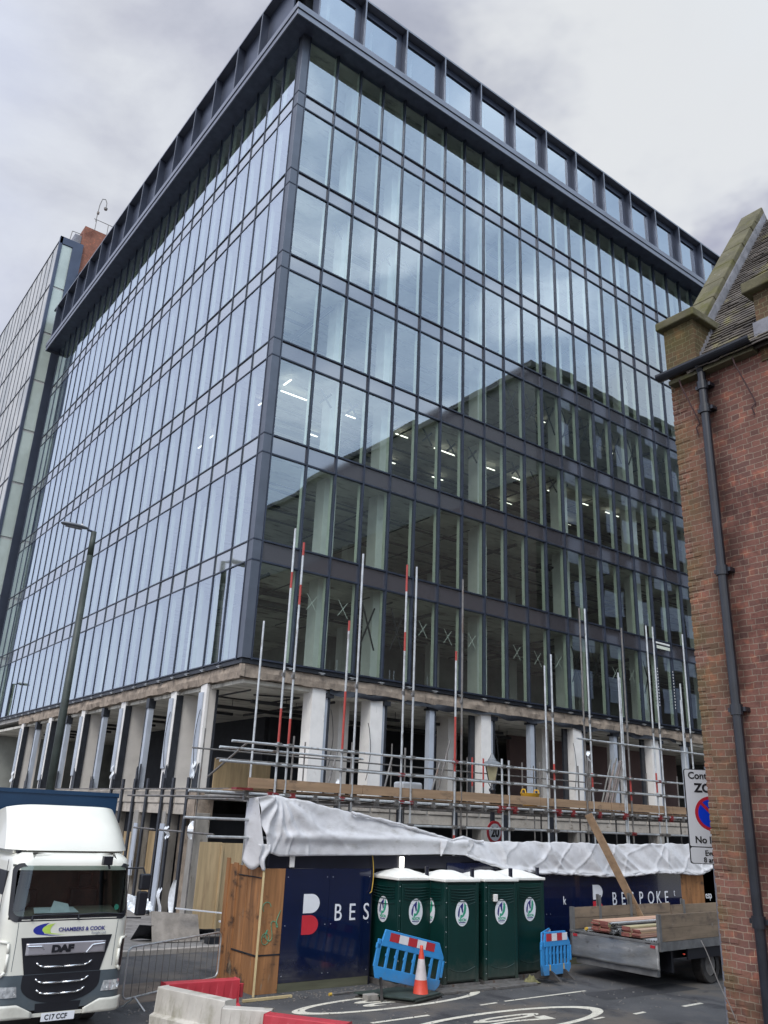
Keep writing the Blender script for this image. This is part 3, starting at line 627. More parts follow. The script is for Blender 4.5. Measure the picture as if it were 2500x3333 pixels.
for k in range(10):
    z1 = ZN-.62-4.12*k; MB().box(XF+.12, -.22, 35.93, 35.98, z1-3.98, z1-.06).build('end_window', m_green_gl, NB)
MB().box(.55, 3.2, 35.4, 44, 30, 43.2).build('grey_wall', m_clad, NB)
st_ = MB().box(.42, 4.2, 36.0, 42, 43.2, 48.0).build('brick_tower', m_brickorange, NB)
MB().box(-.15, .4, 36.4, 40, ZN, 47.2).build('plant_louvre', m_lead, NB)
rl = MB()
for x in (1.2, 2.2, 3.4): rl.tube((x, 36.1, 48), (x, 36.1, 49.1), .03, 6)
rl.tube((1.0, 36.1, 49.1), (4.2, 36.1, 49.1), .03, 6).tube((-.5, 36.4, ZN), (-.4, 36.4, 47.3), .03, 6).tube((-.4, 36.4, 47.3), (.4, 36.4, 47.35), .03, 6)
rl.build('guard_rail', m_steeld, NB)
MB().path([(1.15, 36.1, 48.9), (1.22, 36.1, 50.6), (1.35, 36.1, 51.3), (1.6, 36.1, 51.4), (1.75, 36.1, 51.1), (1.76, 36.1, 50.7)], .035, 6).lathe([(0, 0), (.13, .05), (.16, .2), (.05, .35), (0, .36)], (1.74, 36.1, 50.35), 10).lathe([(0, 0), (.1, .05), (.1, .25), (0, .3)], (1.2, 36.05, 49.6), 8).build('camera_mast', m_steeld, NB)

# ================================================================== ACROSS-STREET BLOCK (seen mirrored in the glass)
AB = thing('brick_block', 'tall brown brick office block across the street, mirrored in the glass facade', 'office building', (35, -18.5, 0))
m_attic = M('attic_cladding', (.032, .042, .046), .6, 0, .1, .4)
m_bwin = M('block_window', (.30, .36, .45), .15, 0, .2, .6, coat=.5)
MB().box(34.6, 95, -75, -18.5, 0, 30.5).build('wall', m_brickbrown, AB)
MB().box(34.8, 95, -75, -18.7, 30.5, 40.4).build('attic', m_attic, AB)
MB().box(34.4, 95, -75, -18.3, 40.4, 40.95).box(34.5, 95, -75, -18.4, 30.3, 30.7).build('cornice', m_attic, AB)
for fl in range(11):
    for k in range(9):
        x = 38+k*3.9+(fl % 3)*.4; z = 2.0+fl*3.6
        wv = MB().box(x, x+1.5, -18.55 if fl < 8 else -18.75, -18.46 if fl < 8 else -18.66, z, z+2.1).build('window', m_bwin, AB)
for fl in range(0, 0):
    for k in range(5):
        y = -24-k*6.0; z = 2.0+fl*3.6
        MB().box(34.56 if fl < 8 else 34.76, 34.64 if fl < 8 else 34.84, y, y+1.6, z, z+1.9).build('window', m_bwin, AB)

# ================================================================== RED BRICK BUILDING (right foreground)
RB = thing('brick_building', 'old red brick building at the right edge with a mossy gable and steep tiled roof', 'brick building', (-3, -18, 0))
XB, YB = -3.0, -18.12
MB().box(XB, 3.0, -40, YB, -.2, 9.55).build('wall', m_brickred, RB)
q = random.Random(77); cb_ = MB()
for k in range(127):       # worn bricks along the exposed corner
    z = k*.075+.004; ln = .215 if k % 2 else .10
    cb_.box(XB-q.uniform(.0, .009), XB+.1, YB-ln, YB+q.uniform(.001, .014), z+.005, z+.066-q.uniform(0, .004))
cb_.build('corner_bricks', m_brickred, RB, bevel=.004)
# gable wall rising above the eaves
gp = [(-2.95, 9.55), (-.20, 13.62), (2.6, 9.55)]
MB().prism(gp, lambda u, v, w_: (u, YB-w_, v), .27).build('gable', m_brickred, RB)
# kneeler block with cap
MB().box(XB-.06, XB+.52, YB-.46, YB+.01, 9.50, 10.27).build('kneeler', m_brickmoss, RB)
MB().box(XB-.16, XB+.60, YB-.54, YB+.08, 10.27, 10.40).build('kneeler_cap', m_stone, RB, bevel=.02)
# coping: stones up both slopes
def coping(x0, z0, x1, z1, n):
    for k in range(n):
        a, b = k/n, (k+1)/n-.004
        p0 = Vector((x0+(x1-x0)*a, 0, z0+(z1-z0)*a)); p1 = Vector((x0+(x1-x0)*b, 0, z0+(z1-z0)*b))
        d = (p1-p0).normalized(); nn = Vector((-d.z, 0, d.x)) if d.x > 0 else Vector((d.z, 0, -d.x))
        if nn.z < 0: nn = -nn
        t = .13+random.uniform(-.006, .006); o = random.uniform(-.012, .012)
        P = lambda p, y, h: (p.x+nn.x*h, y, p.z+nn.z*h)
        MB().hexa([P(p0, YB-.30+o, 0), P(p1, YB-.30+o, 0), P(p1, YB+.07+o, 0), P(p0, YB+.07+o, 0), P(p0, YB-.30+o, t), P(p1, YB-.30+o, t), P(p1, YB+.07+o, t), P(p0, YB+.07+o, t)]).build('coping_stone', m_stone, RB, bevel=.018)
coping(-2.40, 10.56, -.20, 13.68, 6); coping(2.0, 10.56, -.18, 13.68, 6)
MB().prism([(-.52, 13.42), (-.19, 13.90), (.14, 13.42), (.02, 13.36), (-.19, 13.62), (-.40, 13.36)], lambda u, v, w_: (u, YB+.08-w_, v), .40).build('apex_stone', m_stone, RB, bevel=.02)
# lead flashing between coping and tiles
ld = MB()
sl = 1.40
for k in range(7):
    x0 = -2.98+k*.40; x1 = x0+.41
    zt_ = lambda x: 9.60+1.40*(x+3.0)
    ld.hexa([(x0, YB-.36, zt_(x0)-.05), (x1, YB-.36, zt_(x1)-.05), (x1, YB-.315, zt_(x1)-.05), (x0, YB-.315, zt_(x0)-.05), (x0, YB-.335, zt_(x0)+.21), (x1, YB-.335, zt_(x1)+.21), (x1, YB-.305, zt_(x1)+.21), (x0, YB-.305, zt_(x0)+.21)])
for k in range(9):  # stepped teeth at the kneeler
    x = XB+.02+k*.055; z = 9.66+k*.085
    ld.hexa([(x, YB-.485, z-.05), (x+.075, YB-.485, z-.02), (x+.075, YB-.462, z-.02), (x, YB-.462, z-.05), (x+.02, YB-.485, z+.11), (x+.03, YB-.485, z+.11), (x+.03, YB-.462, z+.11), (x+.02, YB-.462, z+.11)])
ld.build('lead_flashing', m_lead, RB)
# tiled roof: overlapping courses of individual tiles
tl = MB(); q = random.Random(5); nx = 60
dz = Vector((1, 0, sl)).normalized(); nrm = Vector((-sl, 0, 1)).normalized()
Ls = math.hypot(3.05, 3.05*sl)
for c_ in range(nx):
    s0 = c_*(Ls/nx); base = Vector((XB-.17, 0, 9.36))+dz*s0
    if base.x > -.22: break
    off = (c_ % 2)*.085; y = YB-.37-off*.2; wob = [.006*math.sin(c_*.7+i*.35) for i in range(60)]; i = 0
    while y > -24.5:
        lift = .024+q.uniform(-.004, .009)+wob[i % 60]; sh = q.uniform(-.008, .008); y1 = y-.165
        a = base+dz*sh; b = base+dz*(.15+sh)
        tl.hexa([a+Vector((0, y1, 0))+nrm*(lift), a+Vector((0, y-.004, 0))+nrm*(lift+q.uniform(-.003, .003)), b+Vector((0, y-.004, 0))-nrm*.005, b+Vector((0, y1, 0))-nrm*.005,
                 a+Vector((0, y1, 0))+nrm*(lift+.014), a+Vector((0, y-.004, 0))+nrm*(lift+.014), b+Vector((0, y-.004, 0))+nrm*.012, b+Vector((0, y1, 0))+nrm*.012])
        y = y1; i += 1
tl.build('roof_tiles', m_tile, RB)
MB().hexa([(XB-.1, -25, 9.36), (-.20, -25, 13.42), (-.20, YB-.3, 13.42), (XB-.1, YB-.3, 9.36), (XB-.1, -25, 9.40), (-.20, -25, 13.46), (-.20, YB-.3, 13.46), (XB-.1, YB-.3, 9.40)]).hexa([(-.20, -25, 13.42), (2.7, -25, 9.36), (2.7, YB-.3, 9.36), (-.20, YB-.3, 13.42), (-.20, -25, 13.46), (2.7, -25, 9.40), (2.7, YB-.3, 9.40), (-.20, YB-.3, 13.46)]).build('roof_deck', m_tile, RB)
# gutter, soffit board, brackets, downpipe
gt = MB(); n = 10
for k in range(n):
    t0, t1 = math.pi*(1+k/n), math.pi*(1+(k+1)/n)
    for r in (.085, .075):
        pts = [(XB-.19+r*math.cos(t), z_) for t, z_ in ((t0, 9.50+r*math.sin(t0)), (t1, 9.50+r*math.sin(t1)))]
        gt.quad((pts[0][0], YB+.06, pts[0][1]), (pts[1][0], YB+.06, pts[1][1]), (pts[1][0], -19.44, pts[1][1]), (pts[0][0], -19.44, pts[0][1]))
gt.prism([(XB-.19+.085*math.cos(math.pi*(1+k/8)), 9.50+.085*math.sin(math.pi*(1+k/8))) for k in range(9)], lambda u, v, w_: (u, YB+.075-w_, v), .015)
gt.build('gutter', m_castiron, RB)
MB().box(XB-.14, XB, -19.42, YB-.05, 9.34, 9.40).build('eaves_board', m_stone, RB)
dp = MB().tube((XB-.11, -18.66, 9.42), (XB-.11, -18.66, 0), .056, 16)
for z in (9.15, 8.8, 6.55, 4.55+.3, 2.6): dp.tube((XB-.11, -18.66, z-.07), (XB-.11, -18.66, z+.05), .074, 16).box(XB-.11, XB, -18.77, -18.55, z-.03, z+.02)
dp.tube((XB-.11, -18.66, 9.34), (XB-.17, -18.66, 9.44), .05, 14)
dp.build('downpipe', m_castiron, RB, smooth=False)
for y in (-18.34, -19.14): MB().path([(XB-.14, y, 9.36), (XB-.14, y-.02, 9.25), (XB-.03, y-.16, 8.72), (XB-.02, y-.17, 8.66), (XB-.05, y-.13, 8.60), (XB-.02, y-.14, 8.50)], .010, 6).build('iron_stay', M('rusty_iron', (.06, .03, .03), .8), RB)
# the second, taller bay with stone cap at the right
MB().box(XB+.0-.02, XB+1.6, -25, -19.46, 9.2, 10.22).build('parapet_wall', m_brickmoss, RB)
MB().box(XB-.14, XB+1.7, -25, -19.36, 10.22, 10.38).build('parapet_cap', m_stone, RB, bevel=.02)
MB().box(XB-.05, XB-.03, -19.75, -19.42, 9.55, 9.78).build('lead_flashing', m_lead, RB)
MB().box(XB-.004, XB+.02, -19.62, -19.40, 6.33, 6.40).build('air_brick', m_darkin, RB)

# ================================================================== SCAFFOLD
SC = thing('scaffold', 'tube and board scaffold with tall uncut standards in front of the stripped storeys', 'scaffold', (-3, -7.15, 0))
SY = -7.15
poles = [(-2.55, 10.12, ((8.6, 9.0), (5.0, 5.75))), (-2.26, 9.84, ((8.25, 8.75), (4.9, 5.55), (9.5, 9.84))), (-.76, 8.11, ((7.85, 8.11), (4.95, 6.35))), (-.42, 9.95, ()), (1.02, 9.95, ((9.2, 9.95), (7.6, 8.1))), (1.34, 9.96, ()),
         (2.80, 7.86, ((7.6, 7.86), (4.7, 6.1), (2.9, 3.15))), (3.08, 9.97, ()), (4.55, 5.14, ()), (4.84, 5.12, ()), (6.35, 7.95, ()), (6.65, 8.33, ((4.7, 5.15),)), (8.05, 10.02, ()), (8.39, 10.06, ((4.6, 5.0),)),
         (9.82, 8.2, ()), (9.90, 8.05, ()), (10.14, 9.72, ((4.3, 5.0),)), (11.56, 10.04, ((4.6, 5.2),)), (11.85, 10.04, ()), (13.15, 7.7, ()), (13.3, 8.28, ()), (13.58, 10.06, ()), (15.1, 9.0, ()), (16.9, 8.6, ())]
for x, zt, reds in poles:
    lean = random.uniform(-.03, .03); y = SY+random.choice((0, .0, .05))
    m = MB(); zs_ = sorted([0, zt]+[min(max(v, 0), zt) for r in reds for v in r]); m.k = 0
    for a, b in zip(zs_, zs_[1:]):
        mid = (a+b)/2; m.k = 1 if any(r[0] <= mid <= r[1] for r in reds) else 0
        m.tube((x+lean*(a/zt-.4), y, a), (x+lean*(b/zt-.4), y, b), .028 + (.001 if m.k else 0), 8, caps=(b == zt))
    o = m.build('standard', [m_steel if random.random() < .75 else m_steeld, m_red], SC, smooth=False)
    if zt > 8.2:
        MB().tube((x, y, 6.45), (x, y, 6.62), .033, 8).box(x-.06, x, y-.06, y+.02, 6.48, 6.56).build('sleeve_coupler', m_coupler, o)
for (x0, x1, z, yy) in ((-3.75, 17, 4.93, -.06), (-3.99, 17, 4.50, -.06), (-3.95, -.1, 4.79, .10), (-4.63, 17, 3.86, -.06), (-4.61, 17, 3.33, .06), (-4.04, 17, 2.97, .06), (7.63, 14.2, 5.95, -.06)):
    MB().tube((x0, SY+yy, z), (x1, SY+yy, z+.015), .029, 10).build('ledger', m_steel, SC)
for (x0, x1, z) in ((-3.4, 17, 4.62), (-3.6, 17, 3.86)):
    MB().tube((x0, -5.85, z), (x1, -5.85, z), .0242, 8).build('ledger', m_steeld, SC)
rr = random.Random(4)
MB().tube((-2.63, -6.15, 0), (-2.66, -6.15, 7.93), .027, 8).build('standard', m_steel, SC)
for k in range(1, 12):
    x = -3.1+k*1.77
    if k != 5: MB().tube((x, -5.8, 0), (x, -5.8, 5.3 if k not in (4, 5) else 5.15), .0245, 8).build('standard', m_steeld, SC)
    if k % 2: MB().tube((x+.1, -.5, 0), (x+.1, -.5, 5.9+rr.uniform(-.3, .5)), .0245, 8).build('standard', m_steeld, SC)
for z in (5.2, 3.8): MB().tube((-1.6, -.55, z), (17, -.55, z), .0242, 8).build('ledger', m_steeld, SC)
for x, red in ((3.98, 1), (4.42, 1), (6.05, 0), (9.3, 0)):
    m = MB(); m.k = 1 if red else 0; m.tube((x+.9, -5.6, 4.45), (x+.9, -5.6, 5.25), .025, 8); m.k = 0; m.tube((x+.9, -5.6, 3.8), (x+.9, -5.6, 4.45), .0245, 8); m.build('handrail_post', [m_steeld, m_red], SC)
for k in range(35):
    x = -3.3+k*.59; red = rr.random() < .45; L0 = rr.uniform(.1, .26)
    t_ = MB().tube((x, SY-L0, 3.79), (x+rr.uniform(-.02, .02), -.4 if k % 3 == 0 else -5.6, 3.79), .0242, 8).build('transom_tube', m_steeld, SC)
    m = MB().box(x-.045, x+.045, SY-.12, SY-.02, 3.73, 3.92).tube((x-.06, SY-.13, 3.83), (x+.06, SY-.13, 3.83), .016, 6).box(x-.075, x-.02, SY-.15, SY-.08, 3.78, 3.84)
    m.build('coupler', m_couplerr if red else m_coupler, t_)
for x, zt, reds in poles:
    for z in (4.94, 4.51, 3.34, 3.87):
        if zt < z: continue
        MB().box(x-.042, x+.042, SY-.085, SY+.06, z-.045, z+.045).tube((x-.07, SY-.08, z+.01), (x+.07, SY-.08, z+.01), .016, 6).tube((x, SY-.12, z-.03), (x, SY-.06, z-.03), .012, 6).build('coupler', m_couplerr if rr.random() < (.5 if z == 3.87 else .06) else m_coupler, SC)
for (a, b) in (((-1.1, SY+.1, 4.05), (-.55, -6.6, 5.0)), ((.55, SY+.1, 4.0), (1.15, -6.6, 4.98)), ((2.05, SY+.1, 4.0), (2.6, -6.8, 4.95)), ((-3.6, -5.9, 4.2), (-3.2, -6.9, 4.95)), ((2.3, SY+.15, 4.0), (2.85, -6.9, 5.5))):
    MB().tube(a, b, .0245, 8).build('brace', m_steeld, SC)
for k, x in enumerate([-3.2+3.1*i for i in range(7)]):
    o = MB().box(x, x+3.085, SY+.03, SY+.068, 3.985+.004*(k % 2), 4.20+.006*(k % 3)).build('toe_board', m_board, SC, bevel=.004)
    for r_ in range(5): MB().box(x, x+3.08, SY+.09+r_*.232, SY+.09+r_*.232+.225, 3.93, 3.968).build('deck_board', m_board, SC)
MB().box(-3.6, -3.2, SY-.2, SY+.04, 3.93, 3.975).build('red_board_end', m_couplerr, SC)
for y in (-5.6, -3.9, -2.2): MB().tube((-3.1, y-.0, 3.79), (-3.1, y+1.5, 3.79), .024, 8).tube((-3.15, y, 2.97), (-3.15, y+1.4, 2.97), .024, 8).build('transom_tube', m_steeld, SC)

for (a, b, w_) in ((5.1, 6.6, .5), (11.0, 12.2, .35)): pass
# white sheeting over the scaffold fan
top = [(-3.14, 3.80), (-2.6, 3.86), (-1.94, 3.78), (-1.29, 3.69), (-.5, 3.55), (.83, 3.36), (1.77, 3.17), (2.5, 3.02), (2.85, 3.10), (3.43, 3.02), (4.4, 3.03), (5.6, 3.05), (8.0, 3.05), (9.0, 3.03), (11.6, 3.1), (16, 3.1)]
bot = [(-3.14, 2.70), (-2.73, 2.62), (0, 2.66), (2.3, 2.71), (2.94, 2.69), (3.66, 2.50), (4.41, 2.37), (5.08, 2.32), (5.83, 2.25), (6.75, 2.24), (8.99, 2.16), (10.0, 2.22), (10.8, 2.27), (12.0, 2.25), (13.0, 2.20), (13.7, 2.38), (16, 2.3)]
def ip(tb, x):
    for (a, za), (b, zb) in zip(tb, tb[1:]):
        if a <= x <= b: return za+(zb-za)*(x-a)/(b-a)
    return tb[-1][1]
from mathutils import noise as NZ
def fr(x, y, z, o=4): return NZ.fractal(Vector((x, y, z)), .9, 2.1, o)
def sheet(u, v):
    x = -3.14+u*19.1; zt, zb = ip(top, x), ip(bot, x)
    zt += .012*math.sin(x*6)+.006*math.sin(x*17)
    if x > 3.3: zb += .015*math.sin(x*5.3)+.010*math.sin(x*13)
    z = zb+(zt-zb)*v; y = -7.42
    if x < 3.0:
        a = math.atan2(z-3.9, x+2.55); d = math.hypot(x+2.55, z-3.9)
        y += .045*math.sin(a*13+.8*math.sin(d*2.1))*min(1, d*1.6)*math.exp(-d*.42)*(1 if z > 3.05 else .25) + .008*math.sin(x*7+z*5)
        y += -.045*(1-abs(math.sin(a*7.3+.6*d+1.5*fr(x*.8, z, 4, 2))))**5*min(1, d*2)*math.exp(-d*.35)
        y += -.14*math.exp(-((z-3.02)/.10)**2)*.5*(1 if x > -2.6 else .2)                    # ledger pushing through
        y += .10*(v**6) if x > -2.7 else 0
    else:
        w1 = fr(x*1.1+z*1.3, z*.5, 3.0, 2); y += .15*abs(w1)+.018*fr(x*3.0+z*1.6, z*.9, 9, 2)-.03
        y += -.05*math.exp(-((v-.05)/.06)**2)
        y += -.04*(1-abs(math.sin(x*1.9+z*2.6+2.2*fr(x*.5, z*.7, 8, 2))))**6-.03*(1-abs(math.sin(x*2.7-z*3.1+2.5*fr(x*.6, z*.6, 12, 2))))**6
    if x > 3.2: y += .10*v**3
    else: y += .022*fr(x*1.2-z*1.2, z*1.8, 1.5, 2)
    y += .004*fr(x*8, z*8, 5, 3)
    xs = x+.02*math.sin(z*9)
    if x < -1.5: xs += (.34*(1-v)+.04)*(1-(x+3.14)/1.64)
    return (xs, y, z)
SH = thing('debris_sheeting', 'crumpled white plastic sheeting draped along the scaffold above the navy hoarding', 'sheeting', (-3.1, -7.4, 2.2))
MB().grid(sheet, 620, 26).build('front_sheet', m_sheet, SH, smooth=True, solid=.006)
# roll along the sloping upper edge and the hem
def roll(tb, x0, x1, r, yoff, dz, seed):
    q = random.Random(seed); pts = []
    n = int((x1-x0)/.12)
    for i in range(n+1):
        x = x0+(x1-x0)*i/n; pts.append((x, yoff+q.uniform(-.015, .015), ip(tb, x)+dz+q.uniform(-.012, .012)))
    m = MB()
    for i, (a, b) in enumerate(zip(pts, pts[1:])): m.tube(a, b, r*(1+.25*math.sin(i*.9)), 8, r2=r*(1+.25*math.sin(i*.9+.9)), caps=False)
    return m
roll(top, -.6, 3.6, .035, -7.40, .0, 2).build('rolled_edge', m_sheet, SH, smooth=True)
roll(bot, 3.0, 13.6, .03, -7.46, .01, 3).build('hem', m_sheet, SH, smooth=True)
MB().grid(lambda u, v: (-3.10+.30*(1-v)*(1-u*.9)+.03*math.sin(v*7)*u-.05*u*(1-v), -7.42+.42*u, 3.80-.03*u-(1.22+.22*math.sin(u*3))*(1-v)), 14, 16).build('side_sheet', m_sheet, SH, smooth=True, solid=.006)
MB().grid(lambda u, v: (-3.02+.30*u*(1-v*.75)+.14*v+.03*math.sin(v*8), -7.44-.03*math.sin(u*7+v*5), 2.86-v*.52), 8, 12).build('hanging_corner', m_sheet, SH, smooth=True, solid=.006)
MB().grid(lambda u, v: (2.05+.25*u*(1-v), -7.50-.04*u, 3.05-v*.38), 5, 6).build('hanging_corner', m_sheet, SH, smooth=True, solid=.005)

# ================================================================== HOARDING
HO = thing('site_hoarding', 'tall site hoarding of navy panels with weathered orange timber at its corner', 'hoarding', (-2.75, -7.3, 0))
HY = -7.3
def hp(x0, x1, z0, z1, mm, nm='navy_panel', y=HY): return MB().box(x0, x1, y, y+.03, z0, z1).build(nm, mm, HO, bevel=.003)
hp(-2.19, -1.035, .17, 2.37, m_navy); hp(-1.03, .14, .17, 2.37, m_navy, y=HY+.002)
for k in range(8): hp(2.45+1.215*k, 2.45+1.215*k+1.21, .17, 2.5, m_navy, y=HY+.002*(k % 2)); hp(13.40, 17, .17, 2.5, m_navy)
MB().box(.14, .17, HY, HY+1.6, 0, 2.4).box(.14, 2.5, HY+1.6, HY+1.65, 0, 2.6).build('recess_panel', m_black, HO)
hp(-2.75, -2.20, 0, 2.37, m_plyold, 'timber_panel', HY-.004); hp(12.16, 13.38, 0, 2.6, m_plyold, 'timber_panel')
for (a, b) in ((-7.30, -6.72), (-6.70, -6.15), (-6.13, -5.75)): MB().box(-2.775, -2.745, a, b, .0, 2.38).build('timber_panel', m_plyold, HO, bevel=.003)
MB().box(-2.80, -2.775, -6.25, -6.05, 0, 2.42).box(-2.80, -2.775, -5.85, -5.70, 0, 2.5).build('timber_post', m_plyold, HO)
MB().box(-2.785, -2.20, HY-.012, HY-.004, .70, .73).box(-2.79, -2.776, -7.3, -6.2, .70, .73).build('timber_joint', m_blackfoil, HO)
MB().box(-2.79, -2.776, -7.3, -6.3, 2.18, 2.20).build('timber_joint', m_blackfoil, HO)
hp(-2.19, .14, .0, .17, m_skirt, 'skirting', HY+.004); hp(2.45, 12.1, 0, .17, m_skirt, 'skirting', HY+.004)
MB().box(-2.62, 2.95, HY+.02, HY+.10, 2.372, 2.66).box(2.95, 16, HY+.10, HY+.16, 2.2, 2.7).build('top_band', m_black, HO)
for x, lit in ((-2.06, 0), (1.0, 1)):
    MB().box(x-.06, x+.06, HY-.04, HY+.02, 2.39, 2.64).build('bulkhead_light', m_lamp if lit else m_white, HO, bevel=.02)
def logoB(x, z, s):
    D_ = [(0, 0)]+[(.20*s+.22*s*math.cos(t)*1.0, .19*s+.19*s*math.sin(t)) for t in [R(-90+180*i/14) for i in range(15)]]+[(0, .38*s)]
    MB().prism([(x+.01+u, z+.40*s+.02+v) for u, v in D_], lambda u, v, w_: (u, HY-.006+w_, v), .006).build('logo_upper', m_letter, HO)
    MB().prism([(x+u, z+v) for u, v in D_], lambda u, v, w_: (u, HY-.006+w_, v), .006).build('logo_lower', m_logored, HO)
logoB(-1.70, 1.06, 1.0); logoB(7.93, 1.15, 1.0)
def word(s, x, z, h, sp, bold=.0, sx=.82):
    for ch in s:
        text(ch, h*1.40, m_letter, HO, (x-HO.location.x, HY-.002-HO.location.y, z), bold=bold, ext=.003, sx=sx); x += sp
word('BES', -.88, 1.31, .35, .40); word('BESPOKE', 8.77, 1.41, .35, .415)
text('k', .30, m_letter, HO, (6.68+2.75, -.004, 1.47), sx=.8); text('t', .30, m_letter, HO, (11.75+2.75, -.004, 1.6), sx=.5); text('esp', .30, m_letter, HO, (13.42+2.75, -.004, 1.5), sx=.85)
# graffiti on the timber
gm = M('green_graffiti', (.10, .32, .20), .8, 0, .3, 10)
gf = [(-2.62+.36*t+.05*math.sin(t*19), HY-.012, 1.05+.45*t*t+.13*math.sin(t*13)) for t in [i/26 for i in range(27)]]
MB().path(gf, .008, 5).path([(-2.58+.09*math.cos(t), HY-.012, 1.02+.11*math.sin(t)) for t in [i*.6 for i in range(12)]], .007, 5).path([(-2.60+.10*math.cos(t), HY-.012, 1.62+.10*math.sin(t)) for t in [i*.5 for i in range(9)]], .007, 5).build('graffiti', gm, HO)
tag(MB().beam((-2.84, -7.47, 0), (-2.80, -7.42, 2.36), .045, .03).build('timber_batten', M('new_pine', (.50, .40, .22), .8, 0, .1, 4)), 'pale new timber batten standing upright against the corner of the hoarding', 'batten')
tag(MB().beam((-3.27, -7.83, .03), (-2.15, -7.81, .03), .06, .045).build('timber_offcut', bpy.data.materials['new_pine']), 'pale timber offcut lying on the road at the foot of the hoarding corner', 'timber')
for k, (x, a) in enumerate(((4.95, .10), (5.35, .25), (5.75, .4))):
    tag(MB().beam((x, -7.75, 0), (x-.35-a*.3, -7.36, 2.15), .42, .02, (0, 1, .1)).build('loose_panel', m_navy), ('dark navy board leaning on the hoarding, nearest the portable toilets', 'dark navy board leaning on the hoarding between two others', 'dark navy board leaning on the hoarding, nearest the flatbed lorry')[k], 'board', 'navy boards leaning against the hoarding')
m_yel = M('yellow_cable', (.55, .36, .06), .6)
tag(MB().path([(.10+.05*math.sin(t*3), HY-.03-.02*t, 2.66-.78*t+.02*math.sin(t*9)) for t in [i/12 for i in range(13)]]+[(.05, HY-.06, 1.86)], .011, 6).build('yellow_cable', m_yel), 'thin yellow cable hanging from the top band of the hoarding beside the toilets', 'cable')

# ================================================================== PORTABLE TOILETS
m_tg = M('toilet_green', (.003, .030, .026), .32, 0, .10, 2, stains=(((.03, .06, .055), 4, (1, 1, .25), .64, .8),))
m_roof = M('toilet_roof_white', (.80, .79, .74), .5, 0, .05, 3, stains=(((.42, .36, .22), 2.5, (1, 1, 1), .58, .78),))
m_dblue = M('logo_dark_blue', (.02, .02, .16), .5); m_dgreen = M('logo_green', (.03, .33, .20), .5); m_wt = M('decal_white', (.74, .76, .80), .4, 0, .03); m_grey = M('decal_grey', (.35, .37, .42), .5)
mud(m_tg, .6, (.09, .085, .07), .6)
def decal(par, fn, s=1.0):
    """round company sticker, fn(u,v,w) maps panel coordinates to the door plane"""
    el = [(.20*math.cos(2*math.pi*k/32), .27*math.sin(2*math.pi*k/32)) for k in range(32)]
    d = MB().prism(el, lambda u, v, w_: fn(u, v, .002-w_), .004).build('sticker', m_wt, par, local=True)
    lf = [(-.13, -.05), (-.125, .03), (-.09, .12), (-.03, .18), (.03, .215), (.02, .10), (.03, .03), (.0, .0), (-.035, .10), (-.06, .13), (-.075, .02), (-.09, -.10)]
    MB().prism(lf, lambda u, v, w_: fn(u, v, .004-w_), .002).build('sticker_mark', m_dblue, d, local=True)
    rt = [(.065, .215), (.11, .17), (.125, .10), (.10, .0), (.04, -.07), (-.07, -.12), (-.05, -.03), (.01, -.04), (.045, .05)]
    MB().prism(rt, lambda u, v, w_: fn(u, v, .0045-w_), .002).build('sticker_mark', m_dgreen, d, local=True)
    MB().prism([(-.10, -.185), (.10, -.185), (.10, -.205), (-.10, -.205)], lambda u, v, w_: fn(u, v, .004-w_), .002).build('sticker_bar', m_dblue, d, local=True)
    MB().prism([(-.07, -.222), (.07, -.222), (.07, -.232), (-.07, -.232)], lambda u, v, w_: fn(u, v, .004-w_), .002).build('sticker_bar', m_grey, d, local=True)
    o = fn(-.11, -.17, .003); ux = Vector(fn(1, 0, 0))-Vector(fn(0, 0, 0)); rz = math.atan2(ux.y, ux.x)
    text('NIXON', .085, m_dgreen, d, o, (R(90), 0, rz), ext=.002, bold=.003, sx=.83)
    return d
